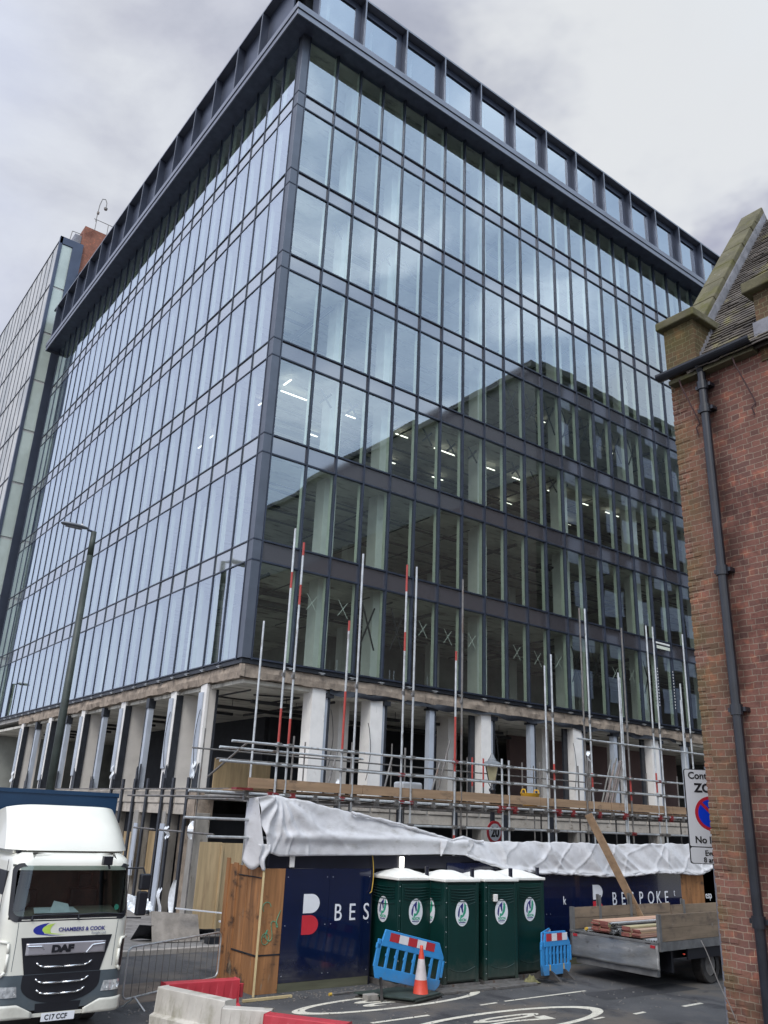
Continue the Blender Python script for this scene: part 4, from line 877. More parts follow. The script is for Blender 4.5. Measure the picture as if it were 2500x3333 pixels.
def toilet(x, y, rz, label, west=False, vent=True, wide=1.04, dep=1.12):
    T = thing('portable_toilet', label, 'portable toilet', (x, y, 0), 'green portable toilets on the roadside', rz)
    W, Dp = wide, dep
    MB().box(.03, W-.03, .03, Dp-.03, .12, 2.16).build('cabin', m_tg, T, local=True, bevel=.02)
    # front door with frame, louvres and moulded arcs
    dr = MB().box(.10, W-.10, -.012, .04, .16, 2.10).build('door', m_tg, T, local=True, bevel=.012)
    for k in range(5):
        z = 2.02-k*.055; MB().path([(.16+(W-.32)*t, -.022, z-.05*math.sin(math.pi*t)*(.3+.12*k)) for t in [i/10 for i in range(11)]], .009, 6).build('louvre', m_tg, dr, local=True)
    MB().path([(.13+(W-.26)*t, -.012, 1.74-.07*math.sin(math.pi*t)) for t in [i/12 for i in range(13)]], .007, 6).build('moulding', m_tg, dr, local=True)
    MB().path([(.13+(W-.26)*t, -.012, .42-.09*math.sin(math.pi*t)) for t in [i/12 for i in range(13)]], .008, 6).build('moulding', m_tg, dr, local=True)
    for k in range(5):
        z = 2.02-k*.055; MB().path([(.018, .16+(Dp-.32)*t, z-.05*math.sin(math.pi*t)*(.3+.12*k)) for t in [i/8 for i in range(9)]], .009, 6).build('louvre', m_tg, T, local=True)
    MB().box(0, .09, 0, .09, .10, 2.19).box(W-.09, W, 0, .09, .10, 2.19).box(0, .09, Dp-.09, Dp, .10, 2.19).box(W-.09, W, Dp-.09, Dp, .10, 2.19).build('corner_post', m_tg, T, local=True, bevel=.012)
    MB().path([(.012, .14+(Dp-.26)*t, 1.70-.05*math.sin(math.pi*t)) for t in [i/8 for i in range(9)]], .007, 6).build('moulding', m_tg, T, local=True)
    rv = MB()
    for k in range(7): rv.lathe([(0, -.012), (.009, -.006), (.009, .004)], (.045, -.004, .25+k*.30), 6)
    rv.build('rivets', m_wt, T, local=True)
    MB().box(-.03, W+.03, -.03, Dp+.03, 2.17, 2.235).build('roof_rim', m_roof, T, local=True, bevel=.015)
    MB().grid(lambda u, v: (-.02+(W+.04)*u, -.02+(Dp+.04)*v, 2.23+.16*(max(0, math.sin(math.pi*u))**.7)*(max(0, math.sin(math.pi*v))**.7)+(.008*math.cos(u*30) if .08 < u < .92 else 0)), 24, 16).build('roof_dome', m_roof, T, local=True, smooth=True)
    if vent: MB().tube((W*.88, .10, 2.2), (W*.88, .10, 2.46), .05, 10).build('vent_pipe', m_black, T, local=True)
    MB().box(-.02, W+.02, -.02, Dp+.02, 0, .10).build('skid_base', m_concg if False else m_steeld, T, local=True)
    decal(T, lambda u, v, w_: (W*.49+u, -.016-w_, 1.52+v))
    if west: decal(T, lambda u, v, w_: (.028-w_, Dp*.52-u, 1.53+v))
    return T
t1 = toilet(.36, -8.02, 0, 'green portable toilet standing furthest left, set back behind its neighbours', west=True)
t2 = toilet(1.28, -8.56, R(-1), 'green portable toilet nearest the traffic cone, with stickers on two sides', west=True)
t3 = toilet(2.52, -8.56, R(-3), 'green portable toilet with a small white dispenser fixed high on its door')
t4 = toilet(3.78, -8.30, R(-1), 'green portable toilet furthest right, next to the short blue barriers')
d3 = [c for c in t3.children if c.name.startswith('door')][0]
MB().box(.24, .36, -.07, -.01, 1.74, 1.90).build('dispenser', m_white, d3, local=True, bevel=.015)
for k, (x0, x1, y0, y1) in enumerate(((.9, 2.38, -8.86, -8.55), (2.42, 3.75, -8.92, -8.6))):
    tag(MB().box(x0, x1, y0-.12, y1, 0, .055).build('ground_plate', m_steeld, bevel=.008), ('flat grey ground plate under the front of the toilet nearest the cone', 'flat grey ground plate under the front of the toilet with the cream roof')[k], 'ground plate')

# ================================================================== BLUE BARRIERS, CONE
m_blue = M('barrier_blue', (.035, .25, .58), .4, 0, .07, 3); m_rw = M('barrier_red', (.42, .03, .04), .35, 0, .05); m_ww = M('barrier_white', (.68, .68, .70), .35, 0, .05); m_rub = M('black_rubber', (.022, .02, .02), .8, 0, .3, 8, bump=.4)
mud(m_blue, .5, (.16, .17, .16), .6, 9); mud(m_rub, .3, (.12, .11, .10), .5)
def chapter8(loc, rz, ry, label, L_=1.86, feet=True, gap=True):
    T = thing('pedestrian_barrier', label, 'barrier', loc, 'blue plastic pedestrian barriers', 0); T.rotation_euler = (0, ry, rz)
    H = 1.0; fr = MB(); e = .022
    fr.prism([(.12, .78), (.16, 1.0), (L_-.22, 1.0), (L_-.04, .74), (L_-.04, .68), (.12, .68)], lambda u, v, w_: (u, -e+w_, v), 2*e)
    fr.prism([(.04, .26), (.12, .08), (L_-.14, .08), (L_-.04, .20), (L_-.04, .30), (.04, .30)], lambda u, v, w_: (u, -e+w_, v), 2*e)
    n = 7
    for k in range(n+1):
        x = .08+(L_-.20)*k/n; wd = .055 if k in (0, n) else .042
        fr.box(x-wd/2, x+wd/2+.02, -e*.9, e*.9, .28, .70)
        if 0 < k < n: fr.box(x-wd, x-wd/2, -e*.7, e*.7, .50, .56)
    fr.box(0, .10, -e, e, .62, .72).box(L_-.06, L_, -e, e, .35, .68).box(.02, .10, -e, e, .28, .8)
    fr.build('panel_frame', m_blue, T, local=True, bevel=.012)
    b = MB(); n = 5 if L_ > 1.5 else 4; xa, xb = (.30, L_-.34) if L_ > 1.5 else (.20, L_-.16)
    for k in range(n):
        b.k = k % 2; b.box(xa+(xb-xa)*k/n, xa+(xb-xa)*(k+1)/n, -e-.006, e+.006, .80, .96)
    b.build('reflective_board', [m_rw, m_ww], T, local=True)
    if feet:
        for x in (.32, L_-.32):
            f = MB().hexa([(x-.04, -.34, 0), (x+.04, -.34, 0), (x+.04, .34, 0), (x-.04, .34, 0), (x-.03, -.06, .18), (x+.03, -.06, .18), (x+.03, .06, .18), (x-.03, .06, .18)]).build('foot', m_rub, T, local=True)
            MB().box(x-.02, x+.02, -.025, .025, .17, .30).build('foot_peg', m_yel, f, local=True)
    return T
chapter8((-.93, -8.78, .36), R(-2), R(12.3), 'tilted blue plastic barrier with a red and white board, behind the traffic cone', feet=False)
chapter8((3.86, -9.04, .10), R(4), 0, 'blue plastic barrier facing the road beside the last portable toilet', L_=1.16)
chapter8((4.02, -8.9, .06), R(33), 0, 'second blue plastic barrier, angled behind the one by the last toilet', L_=1.5)
tag(MB().hexa([(-.80, -9.0, .05), (-.72, -9.0, .05), (-.40, -8.6, .05), (-.48, -8.6, .05), (-.70, -8.86, .42), (-.66, -8.86, .42), (-.66, -8.80, .42), (-.70, -8.80, .42)]).build('barrier_foot', m_rub), 'black rubber barrier foot wedged under the tilted blue barrier', 'barrier foot')
CN = thing('traffic_cone', 'orange and white traffic cone in front of the tilted blue barrier', 'cone', (.24, -9.02, 0))
m_org = M('cone_orange', (.62, .065, .035), .5, 0, .08, 4)
MB().lathe([(.225, .0), (.225, .03), (.19, .04), (.165, .06), (.125, .36)], (.24, -9.02, 0), 28).build('cone_base', m_org, CN, smooth=True)
MB().lathe([(.126, .355), (.066, .74)], (.24, -9.02, 0), 28).build('reflective_sleeve', M('cone_sleeve', (.55, .50, .50), .5, 0, .12, 5), CN, smooth=True)
MB().lathe([(.066, .735), (.034, .92), (.034, .985), (.02, .99), (0, .99)], (.24, -9.02, 0), 28).build('cone_top', m_org, CN, smooth=True)
# mats and bits on the road
for k, (a, dz) in enumerate(((0, 0), (.06, .035), (-.03, .07))):
    tag(MB().hexa([(-.95+a, -8.35, .005+dz), (-.25+a, -9.42, .005+dz), (.72+a, -9.14, .005+dz), (.3+a, -8.25, .005+dz), (-.95+a, -8.35, .03+dz), (-.25+a, -9.42, .03+dz), (.72+a, -9.14, .03+dz), (.3+a, -8.25, .03+dz)]).build('rubber_mat', M('rubber_mat_%d' % k, (.05-.01*k, .046, .04), .85, 0, .3, 5, bump=.4)),
        ('lowest of the black rubber mats stacked on the road by the cone', 'middle black rubber mat of the stack by the cone', 'topmost black rubber mat of the stack by the cone')[k], 'mat', 'rubber mats stacked by the cone')
tag(MB().box(-.95, -.66, -8.78, -8.6, 0, .11).build('concrete_block', m_concg, bevel=.01), 'small grey concrete block on the road left of the rubber mats', 'block')
spole = tag(MB().tube((-1.30, -8.0, .03), (-.5, -8.05, .05), .02, 8).build('short_pole', m_steeld), 'thin dark pole with a yellow end lying beside the hoarding', 'pole')
MB().tube((-1.36, -8.0, .03), (-1.30, -8.0, .03), .03, 8).build('end_cap', m_yel, spole)
tag(MB().grid(lambda u, v: (3.55+.4*u, -8.95+.25*v, .03+.13*math.sin(math.pi*u)*math.sin(math.pi*v)*(1+.4*math.sin(u*17)*math.sin(v*13))), 14, 10).build('rubble_sack', M('sack', (.16, .15, .07), .9, 0, .3, 9), solid=.01), 'crumpled dirty sack on the road in front of the last portable toilet', 'sack')

# ================================================================== WATER-FILLED BARRIERS
m_pr = M('barrier_faded_red', (.44, .035, .05), .45, 0, .1, 3, stains=(((.55, .12, .12), 2, (1, 1, 1), .58, .75),)); m_pw = M('barrier_dirty_white', (.50, .47, .42), .55, 0, .1, 3, stains=(((.30, .28, .22), 2.5, (1, 1, .5), .52, .72),))
def jersey(p0, p1, h, mm, label, ht=.12, hb=.24):
    p0 = Vector((*p0, 0)); p1 = Vector((*p1, 0)); d = (p1-p0); L_ = d.length; rz = math.atan2(d.y, d.x)
    T = thing('road_barrier', label, 'road barrier', p0, 'plastic road barriers', rz)
    def P(u, s, z): return (u, s, z)
    m = MB(); n = 5; prof = [(hb, 0), (hb, .14), (hb*.72, .17), (ht, h)]
    secs = []
    for k in range(n*4+1):
        u = L_*k/(n*4); inn = .022 if (k % 4) in (0, 1) else 0
        secs.append([(u, -(w_-(inn if z > .15 and z < h else 0)), z) for w_, z in prof]+[(u, (w_-(inn if z > .15 and z < h else 0)), z) for w_, z in reversed(prof)])
    i0 = len(m.v)
    for s_ in secs: m.v += s_
    c = len(secs[0])
    for a in range(len(secs)-1):
        for b in range(c-1):
            q = i0+a*c+b; m.f.append((q, q+1, q+c+1, q+c)); m.m.append(0)
    m.f.append(tuple(i0+k for k in range(c))); m.m.append(0); m.f.append(tuple(i0+(len(secs)-1)*c+k for k in reversed(range(c)))); m.m.append(0)
    m.build('body', mm, T, local=True, bevel=.012)
    MB().box(L_, L_+.09, -.05, .05, .28, .42).tube((L_+.09, 0, .24), (L_+.09, 0, .46), .05, 10).build('connector', mm, T, local=True)
    return T
jersey((-5.20, -8.33), (-3.78, -8.45), .55, m_pr, 'faded red plastic road barrier nearest the hoarding corner')
jersey((-5.32, -8.62), (-4.80, -10.15), .55, m_pw, 'long dirty white plastic road barrier beside the lorry')
jersey((-5.12, -10.52), (-4.52, -11.05), .55, m_pw, 'short dirty white plastic road barrier at the bottom edge of the photo', hb=.2)
jersey((-4.72, -11.22), (-3.95, -12.35), .55, m_pr, 'red plastic road barrier at the bottom edge of the photo')

# ================================================================== STEEL CROWD BARRIERS
def crowd(p0, p1, label):
    p0 = Vector((*p0, 0)); p1 = Vector((*p1, 0)); d = (p1-p0); L_ = d.length; rz = math.atan2(d.y, d.x)
    T = thing('crowd_barrier', label, 'crowd barrier', p0, 'steel crowd control barriers', rz)
    r = .12; pts = []
    for cx, cz, a0 in ((L_-r, 1.05-r, 0), (r, 1.05-r, 90), (r, .2+r, 180), (L_-r, .2+r, 270)):
        for k in range(6): t = R(a0+18*k); pts.append((cx+r*math.cos(t), 0, cz+r*math.sin(t)))
    pts.append(pts[0]); MB().path(pts, .019, 8).build('outer_frame', m_steel, T, local=True)
    n = 13
    for k in range(n):
        x = .12+(L_-.24)*(k+.5)/n; MB().tube((x, 0, .2), (x, 0, 1.05), .007, 6).build('bar', m_steeld, T, local=True)
    for x in (.35, L_-.35): MB().path([(x, -.27, 0), (x, 0, .20), (x, .27, 0)], .014, 6).build('foot', m_steel, T, local=True)
crowd((-5.66, -7.66), (-3.05, -6.25), 'steel crowd control barrier standing between the lorry and the hoarding')
crowd((-5.75, -7.5), (-6.1, -5.4), 'steel crowd control barrier end-on beside the lorry cab')

# ================================================================== STREET LAMPS
def street_lamp(x, y, zt, label):
    T = thing('street_lamp', label, 'street lamp', (x, y, 0), 'tall modern street lamps')
    MB().tube((x, y, 0), (x, y, zt-1.0), .17, 18, r2=.12).tube((x, y, zt-1.0), (x, y, zt), .12, 18, r2=.105).build('lamp_post', m_green, T, smooth=True)
    MB().tube((x+.02, y, zt-.02), (x-.28, y, zt+.03), .045, 10).build('bracket', m_clad, T)
    sec = [(-.25, .06, .04), (-.34, .13, .06), (-.6, .19, .085), (-.95, .20, .09), (-1.22, .16, .07), (-1.32, .06, .03)]
    m = MB(); i0 = 0
    for dx, hw, hh in sec:
        for k in range(14): t = 2*math.pi*k/14; m.v.append((x+dx*1.0, y+hw*math.cos(t), zt+.07+hh*math.sin(t)*(1.0 if math.sin(t) > 0 else .75)))
    for a in range(len(sec)-1):
        for k in range(14): m.f.append((a*14+k, a*14+(k+1) % 14, (a+1)*14+(k+1) % 14, (a+1)*14+k)); m.m.append(0)
    m.f.append(tuple(range(14))); m.m.append(0); m.f.append(tuple(reversed(range(70, 84)))); m.m.append(0)
    h = m.build('lamp_head', M('lamp_head_grey', (.16, .17, .19), .5, .2, .1), T, smooth=True)
    MB().box(x-1.12, x-.5, y-.12, y+.12, zt-.015, zt+.0).build('lamp_lens', m_lead, h)
    MB().tube((x-.5, y, zt+.15), (x-.5, y, zt+.21), .045, 10).build('photocell', m_white, h)
street_lamp(-2.87, 8.3, 13.8, 'tall green street lamp in front of the left glass facade')
street_lamp(-2.87, 41.3, 11.6, 'far street lamp down the left street, seen mirrored in the glass')

LN = thing('lantern_post', 'black Victorian style lantern on a post inside the scaffold', 'street lamp', (5.78, -5.5, 0))
lx, ly = 5.78, -5.5
MB().lathe([(.16, 0), (.16, .5), (.10, .7), (.085, 1.0), (.07, 3.8), (.075, 4.0), (.10, 4.05), (.11, 4.12), (.075, 4.16), (.06, 4.32), (.10, 4.36), (.10, 4.42), (.04, 4.46), (.035, 4.66)], (lx, ly, 0), 20).build('post', m_castiron, LN, smooth=True)
m_lg = M('lantern_glass', (.33, .31, .20), .25, 0, .12, 6)
MB().lathe([(.15, 4.66), (.27, 5.08)], (lx, ly, 0), 4).build('lantern_glass', m_lg, LN)
lf_ = MB()
for k in range(4):
    t = math.pi/2*k; lf_.beam((lx+.152*math.cos(t), ly+.152*math.sin(t), 4.66), (lx+.272*math.cos(t), ly+.272*math.sin(t), 5.08), .022, .022)
lf_.lathe([(.145, 4.68), (.145, 4.71)], (lx, ly, 0), 4).path([(lx-.05, ly, 4.45), (lx-.16, ly, 4.58), (lx-.14, ly, 4.70)], .012, 6).path([(lx+.05, ly, 4.45), (lx+.16, ly, 4.58), (lx+.14, ly, 4.70)], .012, 6).tube((lx, ly, 4.5), (lx, ly, 5.1), .015, 6); lf_.build('lantern_frame', m_castiron, LN)
MB().lathe([(0, 5.07), (.345, 5.08), (.35, 5.11), (.22, 5.18), (.13, 5.22), (.12, 5.26), (.09, 5.29), (.05, 5.38), (.035, 5.41), (.03, 5.44), (0, 5.45)], (lx, ly, 0), 8).build('lantern_cap', M('aluminium_cap', (.20, .21, .22), .5, .4, .12, 6), LN)
S20 = thing('speed_sign', 'round 20 speed limit sign with a red ring on the lantern post', 'road sign', (5.76, -5.6, 3.25))
MB().prism([(5.76+.31*math.cos(2*math.pi*k/40), 3.23+.31*math.sin(2*math.pi*k/40)) for k in range(40)], lambda u, v, w_: (u, -5.62+w_, v), .02).build('red_ring', m_logored, S20)
MB().prism([(5.76+.235*math.cos(2*math.pi*k/40), 3.23+.235*math.sin(2*math.pi*k/40)) for k in range(40)], lambda u, v, w_: (u, -5.627+w_, v), .006).build('white_face', m_letter, S20)
text('20', .36, m_cross, S20, (0, -.032, -.14), bold=.012, align='CENTER', sx=.9, name='numerals')

# ================================================================== ZONE SIGN
ZX, ZY = -1.06, -16.52
ang = math.atan2(-.62, .785)      # turned towards the kerb
ZS = thing('zone_sign', 'tall white controlled zone sign with a no waiting roundel, half hidden by the brick corner', 'road sign', (ZX, ZY, 0), rz=ang)
def rrect(x0, x1, z0, z1, r, n=6):
    p = []
    for cx, cz, a0 in ((x1-r, z1-r, 0), (x0+r, z1-r, 90), (x0+r, z0+r, 180), (x1-r, z0+r, 270)):
        for k in range(n+1): t = R(a0+90*k/n); p.append((cx+r*math.cos(t), cz+r*math.sin(t)))
    return p
m_bs = M('sign_black', (.015, .015, .02), .5); m_ws = M('sign_white', (.70, .73, .77), .4, 0, .03); m_bl = M('sign_blue', (.0, .045, .62), .4, 0, .03); m_rs = M('sign_red', (.50, .02, .04), .4, 0, .03)
W_ = .74; Z0, Z1 = 3.05, 4.35; ZM = 3.275
MB().prism(rrect(0, W_, Z0, Z1, .03), lambda u, v, w_: (u, w_, v), .02).build('backing', m_bs, ZS, local=True)
MB().prism(rrect(.010, W_-.010, ZM+.008, Z1-.010, .025), lambda u, v, w_: (u, -.004+w_, v), .003).build('plate', m_ws, ZS, local=True)
MB().prism(rrect(.010, W_-.010, Z0+.010, ZM-.006, .035), lambda u, v, w_: (u, -.004+w_, v), .003).build('time_plate', m_ws, ZS, local=True)
cx, cz = .355, 3.735
def disc(r, y, mm, nm): return MB().prism([(cx+r*math.cos(2*math.pi*k/56), cz+r*math.sin(2*math.pi*k/56)) for k in range(56)], lambda u, v, w_: (u, y+w_, v), .002).build(nm, mm, ZS, local=True)
disc(.238, -.006, m_rs, 'roundel'); disc(.193, -.0085, m_bl, 'roundel_centre')
MB().beam((cx-.155, -.011, cz+.155), (cx+.155, -.011, cz-.155), .042, .002, (0, 1, 0)).build('roundel_bar', m_rs, ZS, local=True)
text('Controlled', .135, m_bs, ZS, (.055, -.005, 4.215), bold=.003, sx=.98); text('ZONE', .17, m_bs, ZS, (.135, -.005, 4.03), bold=.006)
text('No loading', .13, m_bs, ZS, (.085, -.005, 3.33), bold=.003, sx=.98); text('Every day', .10, m_bs, ZS, (.21, -.005, 3.165), bold=.002, sx=.95); text('8 am - 6 pm', .095, m_bs, ZS, (.185, -.005, 3.075), bold=.002, sx=.95)
MB().tube((W_/2, .07, 0), (W_/2, .07, 4.4), .038, 14).build('sign_post', m_lead, ZS, local=True)

fx = MB()
for k in range(9):
    for z in (.3, 1.25, 2.2):
        for x in ((-2.12, -1.10, -.95, .07) if k == 0 else (2.52+1.215*(k-1), 3.58+1.215*(k-1))): fx.lathe([(0, -.004), (.008, -.003), (.008, .0)], (0, 0, 0), 6) if False else fx.box(x-.008, x+.008, HY-.004, HY, z-.008, z+.008)
fx.build('panel_fixings', m_grey, HO)

# ================================================================== WHITE LORRY
TR = thing('lorry', 'white box lorry with cream cab and navy curtain body parked beside the stripped building', 'lorry', (-7.27, -9.0, 0))
m_cab = M('cab_cream_white', (.74, .73, .65), .3, 0, .03, 1.5, coat=.6, stains=(((.55, .53, .45), 3, (1, 1, .6), .66, .85),))
m_plast = M('bumper_grey', (.075, .095, .11), .5, 0, .08, 4); m_blk = M('grille_black', (.012, .013, .018), .4, 0, .1)
m_silver = M('silver_trim', (.50, .49, .53), .3, .6, .04); m_cabin = M('cab_interior', (.09, .095, .085), .8)
def hw(z): return 1.045 - (max(0, z-1.7)*.075) - (.10*max(0, z-2.62)/.1 if z > 2.62 else 0)
def yf(z): return (max(0, z-1.72)*.17) + (.12*((z-2.55)/.15)**2 if z > 2.55 else 0) + (.05*max(0, .6-z))
RC = .27
def cs(x, z, off=0):
    h = hw(z); y = yf(z); e = abs(x)-(h-RC)
    if e > 0: e = min(e, RC*.999); y += RC-math.sqrt(RC*RC-e*e)
    n = Vector((0, -1, 0))
    if e > 0: n = Vector((math.copysign(e, x), -math.sqrt(RC*RC-e*e), 0)).normalized()
    return Vector((x, y, z))+n*off
zs_ = [.46, .6, .8, .95, 1.1, 1.3, 1.5, 1.65, 1.73, 1.9, 2.1, 2.3, 2.45, 2.55, 2.62, 2.66, 2.69, 2.71]
def ringpts(z):
    h = hw(z); y = yf(z); P = [(-h, 1.65, z)]
    P += [(-h, y+1.1, z), (-h, y+.6, z)]
    for k in range(9): t = R(180+90*k/8); P.append((-h+RC+RC*math.cos(t), y+RC+RC*math.sin(t), z))
    xs = [-.70, -.35, 0, .35, .70]; P += [(x, y, z) for x in xs]
    for k in range(9): t = R(270+90*k/8); P.append((h-RC+RC*math.cos(t), y+RC+RC*math.sin(t), z))
    P += [(h, y+.6, z), (h, y+1.1, z), (h, 1.65, z)]
    return P
m = MB(); rings = [ringpts(z) for z in zs_]; c = len(rings[0])
for r_ in rings: m.v += r_
for a in range(len(rings)-1):
    for b in range(c-1):
        x = (rings[a][b][0]+rings[a][b+1][0])/2; z = (zs_[a]+zs_[a+1])/2; y = (rings[a][b][1]+rings[a][b+1][1])/2
        if 1.74 < z < 2.5 and abs(x) < .96 and y < .36: continue
        q = a*c+b; m.f.append((q, q+1, q+c+1, q+c)); m.m.append(0)
m.f.append(tuple((len(rings)-1)*c+k for k in range(c))); m.m.append(0)
cab = m.build('cab', m_cab, TR, local=True, smooth=True)
MB().box(-.98, .98, 1.55, 1.62, .5, 2.66).box(-.97, .97, .25, 1.55, 2.50, 2.53).box(-.96, .96, .40, 1.5, .9, 1.0).box(-.955, -.94, .35, 1.55, 1, 2.5).box(.94, .955, .35, 1.55, 1, 2.5).build('cab_lining', m_cabin, cab, local=True)
MB().hexa([(-.9, .10, 1.45), (.9, .10, 1.45), (.9, .65, 1.45), (-.9, .65, 1.45), (-.88, .12, 1.76), (.88, .12, 1.76), (.88, .60, 1.86), (-.88, .60, 1.86)]).build('dashboard', M('dash', (.16, .17, .14), .8), cab, local=True, bevel=.02)
for x in (-.55, .5): MB().box(x-.25, x+.25, .95, 1.15, 1.3, 2.1).box(x-.12, x+.12, .98, 1.1, 2.1, 2.35).build('seat', m_blk, cab, local=True, bevel=.04)
MB().quad((-.55, .16, 1.80), (.18, .16, 1.80), (.15, .42, 1.86), (-.5, .42, 1.86)).hexa([(-.30, .20, 1.80), (.05, .20, 1.80), (.02, .30, 1.92), (-.22, .30, 1.97), (-.30, .205, 1.80), (.05, .205, 1.80), (.02, .305, 1.92), (-.22, .305, 1.97)]).build('papers', M('pale_papers', (.62, .74, .80), .7), cab, local=True)
MB().tube((-.75, .55, 1.95), (-.78, .45, 2.0), .20, 20, r2=.2).build('steering_wheel', m_blk, cab, local=True)
def patch(x0a, x1a, z0, x0b, x1b, z1, mm, nm, off=.006, par=TR, nu=24, nv=8, smooth=True):
    m = MB().grid(lambda u, v: cs((x0a+(x1a-x0a)*u)*(1-v)+(x0b+(x1b-x0b)*u)*v, z0+(z1-z0)*v, off), nu, nv)
    return m.build(nm, mm, par, local=True, smooth=smooth)
m_wind = glass('windscreen_glass', .07, (.50, .56, .54), (.9, .95, 1.0), 3.5, .0, 1)
ws = patch(-.93, .93, 1.76, -.87, .87, 2.52, m_wind, 'windscreen', .004)
m = MB()
fo = lambda u, v, o: cs(u, v, o)
def frame_ring(x0, x1, z0, z1, r, t, mm, nm, off, par):
    o = rrect(x0, x1, z0, z1, r, 8); i_ = rrect(x0+t, x1-t, z0+t*1.6, z1-t, max(.01, r-t*.3), 8); m = MB()
    n = len(o)
    for k in range(n): m.quad(cs(*o[k], off), cs(*o[(k+1) % n], off), cs(*i_[(k+1) % n], off), cs(*i_[k], off))
    return m.build(nm, mm, par, local=True)
frame_ring(-.965, .965, 1.70, 2.555, .12, .05, m_blk, 'windscreen_seal', .009, TR)
for x0, x1 in ((-.62, .28), (.12, .86)): MB().path([cs(x0, 1.785, .025), cs((x0+x1)/2, 1.80, .03), cs(x1, 1.775, .025)], .011, 6).tube(cs(x0, 1.785, .02), cs(x0, 1.72, .02), .018, 6).build('wiper', m_blk, TR, local=True)
MB().prism([(.76+.04*math.cos(k*.4), 1.88+.045*math.sin(k*.4)) for k in range(16)], lambda u, v, w_: cs(u, v, -.006+w_), .003).build('green_disc', M('disc_green', (.10, .50, .38), .5), TR, local=True)
for s in (-1, 1):
    MB().box(s*1.0-.01 if s > 0 else -1.018, 1.018 if s > 0 else -.99, .42, 1.25, 1.72, 2.42).build('side_window', m_blk, TR, local=True, bevel=.005)
    MB().box(min(s*1.043, s*1.050), max(s*1.043, s*1.050), .335, .345, .6, 2.6).build('door_gap', m_blk, TR, local=True)
for s in (-1, 1):   # panel joints and side air deflectors
    m = MB().path([cs(s*.80, 1.0, .001), cs(s*.80, 1.4, .001), cs(s*.81, 1.69, .001)], .004, 5); m.build('panel_joint', m_plast, TR, local=True)
    MB().path([cs(s*1.0, 1.42, .03), cs(s*.90, 1.40, .02), cs(s*.885, 1.25, .02), cs(s*.885, 1.0, .02), cs(s*.93, .93, .03)], .022, 8).build('air_deflector', m_cab, TR, local=True, smooth=True)
    patch(s*.90 if s > 0 else -1.0, s*1.0 if s > 0 else -.90, .98, s*.90 if s > 0 else -1.0, s*1.02 if s > 0 else -.90, 1.38, m_blk if s > 0 else m_cab, 'deflector_slot', .008, nu=6)
# grille
grl = patch(-.60, .60, .93, -.735, .735, 1.47, m_blk, 'grille', .010)
b = patch(-.635, .635, 1.215, -.64, .64, 1.385, m_silver, 'badge_panel', .026); b.modifiers.new('s', 'SOLIDIFY').thickness = .02
MB().path([cs(-.62, 1.345, .032), cs(-.40, 1.34, .034), cs(-.36, 1.30, .034)], .009, 6).path([cs(.62, 1.345, .032), cs(.42, 1.33, .034), cs(.36, 1.26, .034), cs(.33, 1.222, .034)], .009, 6).build('badge_trim', m_chrome, b, local=True)
dt = text('DAF', .135, m_blk, b, (-.235, cs(0, 1.25, .034).y, 1.252), ext=.006, bold=.010, sx=1.35, name='badge_lettering')
low = patch(-1.0, 1.0, .44, -1.02, 1.02, .945, m_plast, 'bumper', .012, nu=40)
dk = MB()   # rounded dark grille in the bumper
pts = [(-.62, .94)]+[(.62*math.cos(R(180+180*k/20)), .80+.28*math.sin(R(180+180*k/20))) for k in range(21)]+[(.62, .94)]
for (a, b_) in zip(pts, pts[1:]): dk.quad(cs(0, .94, .018), cs(*a, .018), cs(*b_, .018))
dk.build('lower_grille', m_blk, TR, local=True)
for z, hw_ in ((1.045, .43), (.82, .41), (.665, .37)):
    MB().path([cs(-hw_-.01, z+.06, .03), cs(-hw_+.04, z+.02, .035), cs(-hw_+.11, z, .04), cs(0, z-.006, .04), cs(hw_-.11, z, .04), cs(hw_-.04, z+.02, .035), cs(hw_+.01, z+.06, .03)], .014, 8).build('chrome_bar', m_chrome, TR, local=True, smooth=True)
m_hl = M('headlamp_lens', (.55, .57, .58), .08, .4, .35, 14, coat=1)
for s in (-1, 1):
    a, b_ = (.66, .97); x = sorted((s*a, s*b_)); h = patch(x[0], x[1], .64, x[0]+(.03 if s > 0 else 0), x[1]-(.03 if s < 0 else 0), .79, m_hl, 'headlight', .022, nu=10, nv=5)
    for q_ in (.73, .83, .92): p = cs(s*q_, .715, .024); MB().lathe([(0, -.028), (.035, -.022), (.045, 0)], (0, 0, 0), 12).build('headlight_bowl', m_chrome, h, local=True).matrix_local = Matrix.Translation(p) @ Matrix.Rotation(R(90), 4, 'X')
    m = MB(); o = [(s*.36, .37), (s*.52, .46), (s*.60, .53), (s*1.02, .56), (s*1.02, .37), (s*.97, .33), (s*.45, .335)]
    n = 14
    m.grid(lambda u, v: cs(s*(.40+.61*u), (.345+.0*u)+(min(.54, .40+.30*u+.02)-.345)*v, .05), 12, 5)
    m.build('bumper_corner', m_cab, TR, local=True, smooth=True, solid=.03)
patch(-1.0, 1.0, .345, -1.0, 1.0, .40, m_cab, 'bumper_strip', .030, nu=40, nv=2)
patch(-.34, .34, .40, -.36, .36, .53, m_blk, 'bumper_step', .016)
pl = MB().box(-.25, .27, -.075, -.065, .285, .40).build('number_plate', m_wt, TR, local=True, bevel=.003)
text('C17 CCF', .098, m_blk, pl, (-.20, -.077, .310), bold=.003, sx=.93, ext=.001)
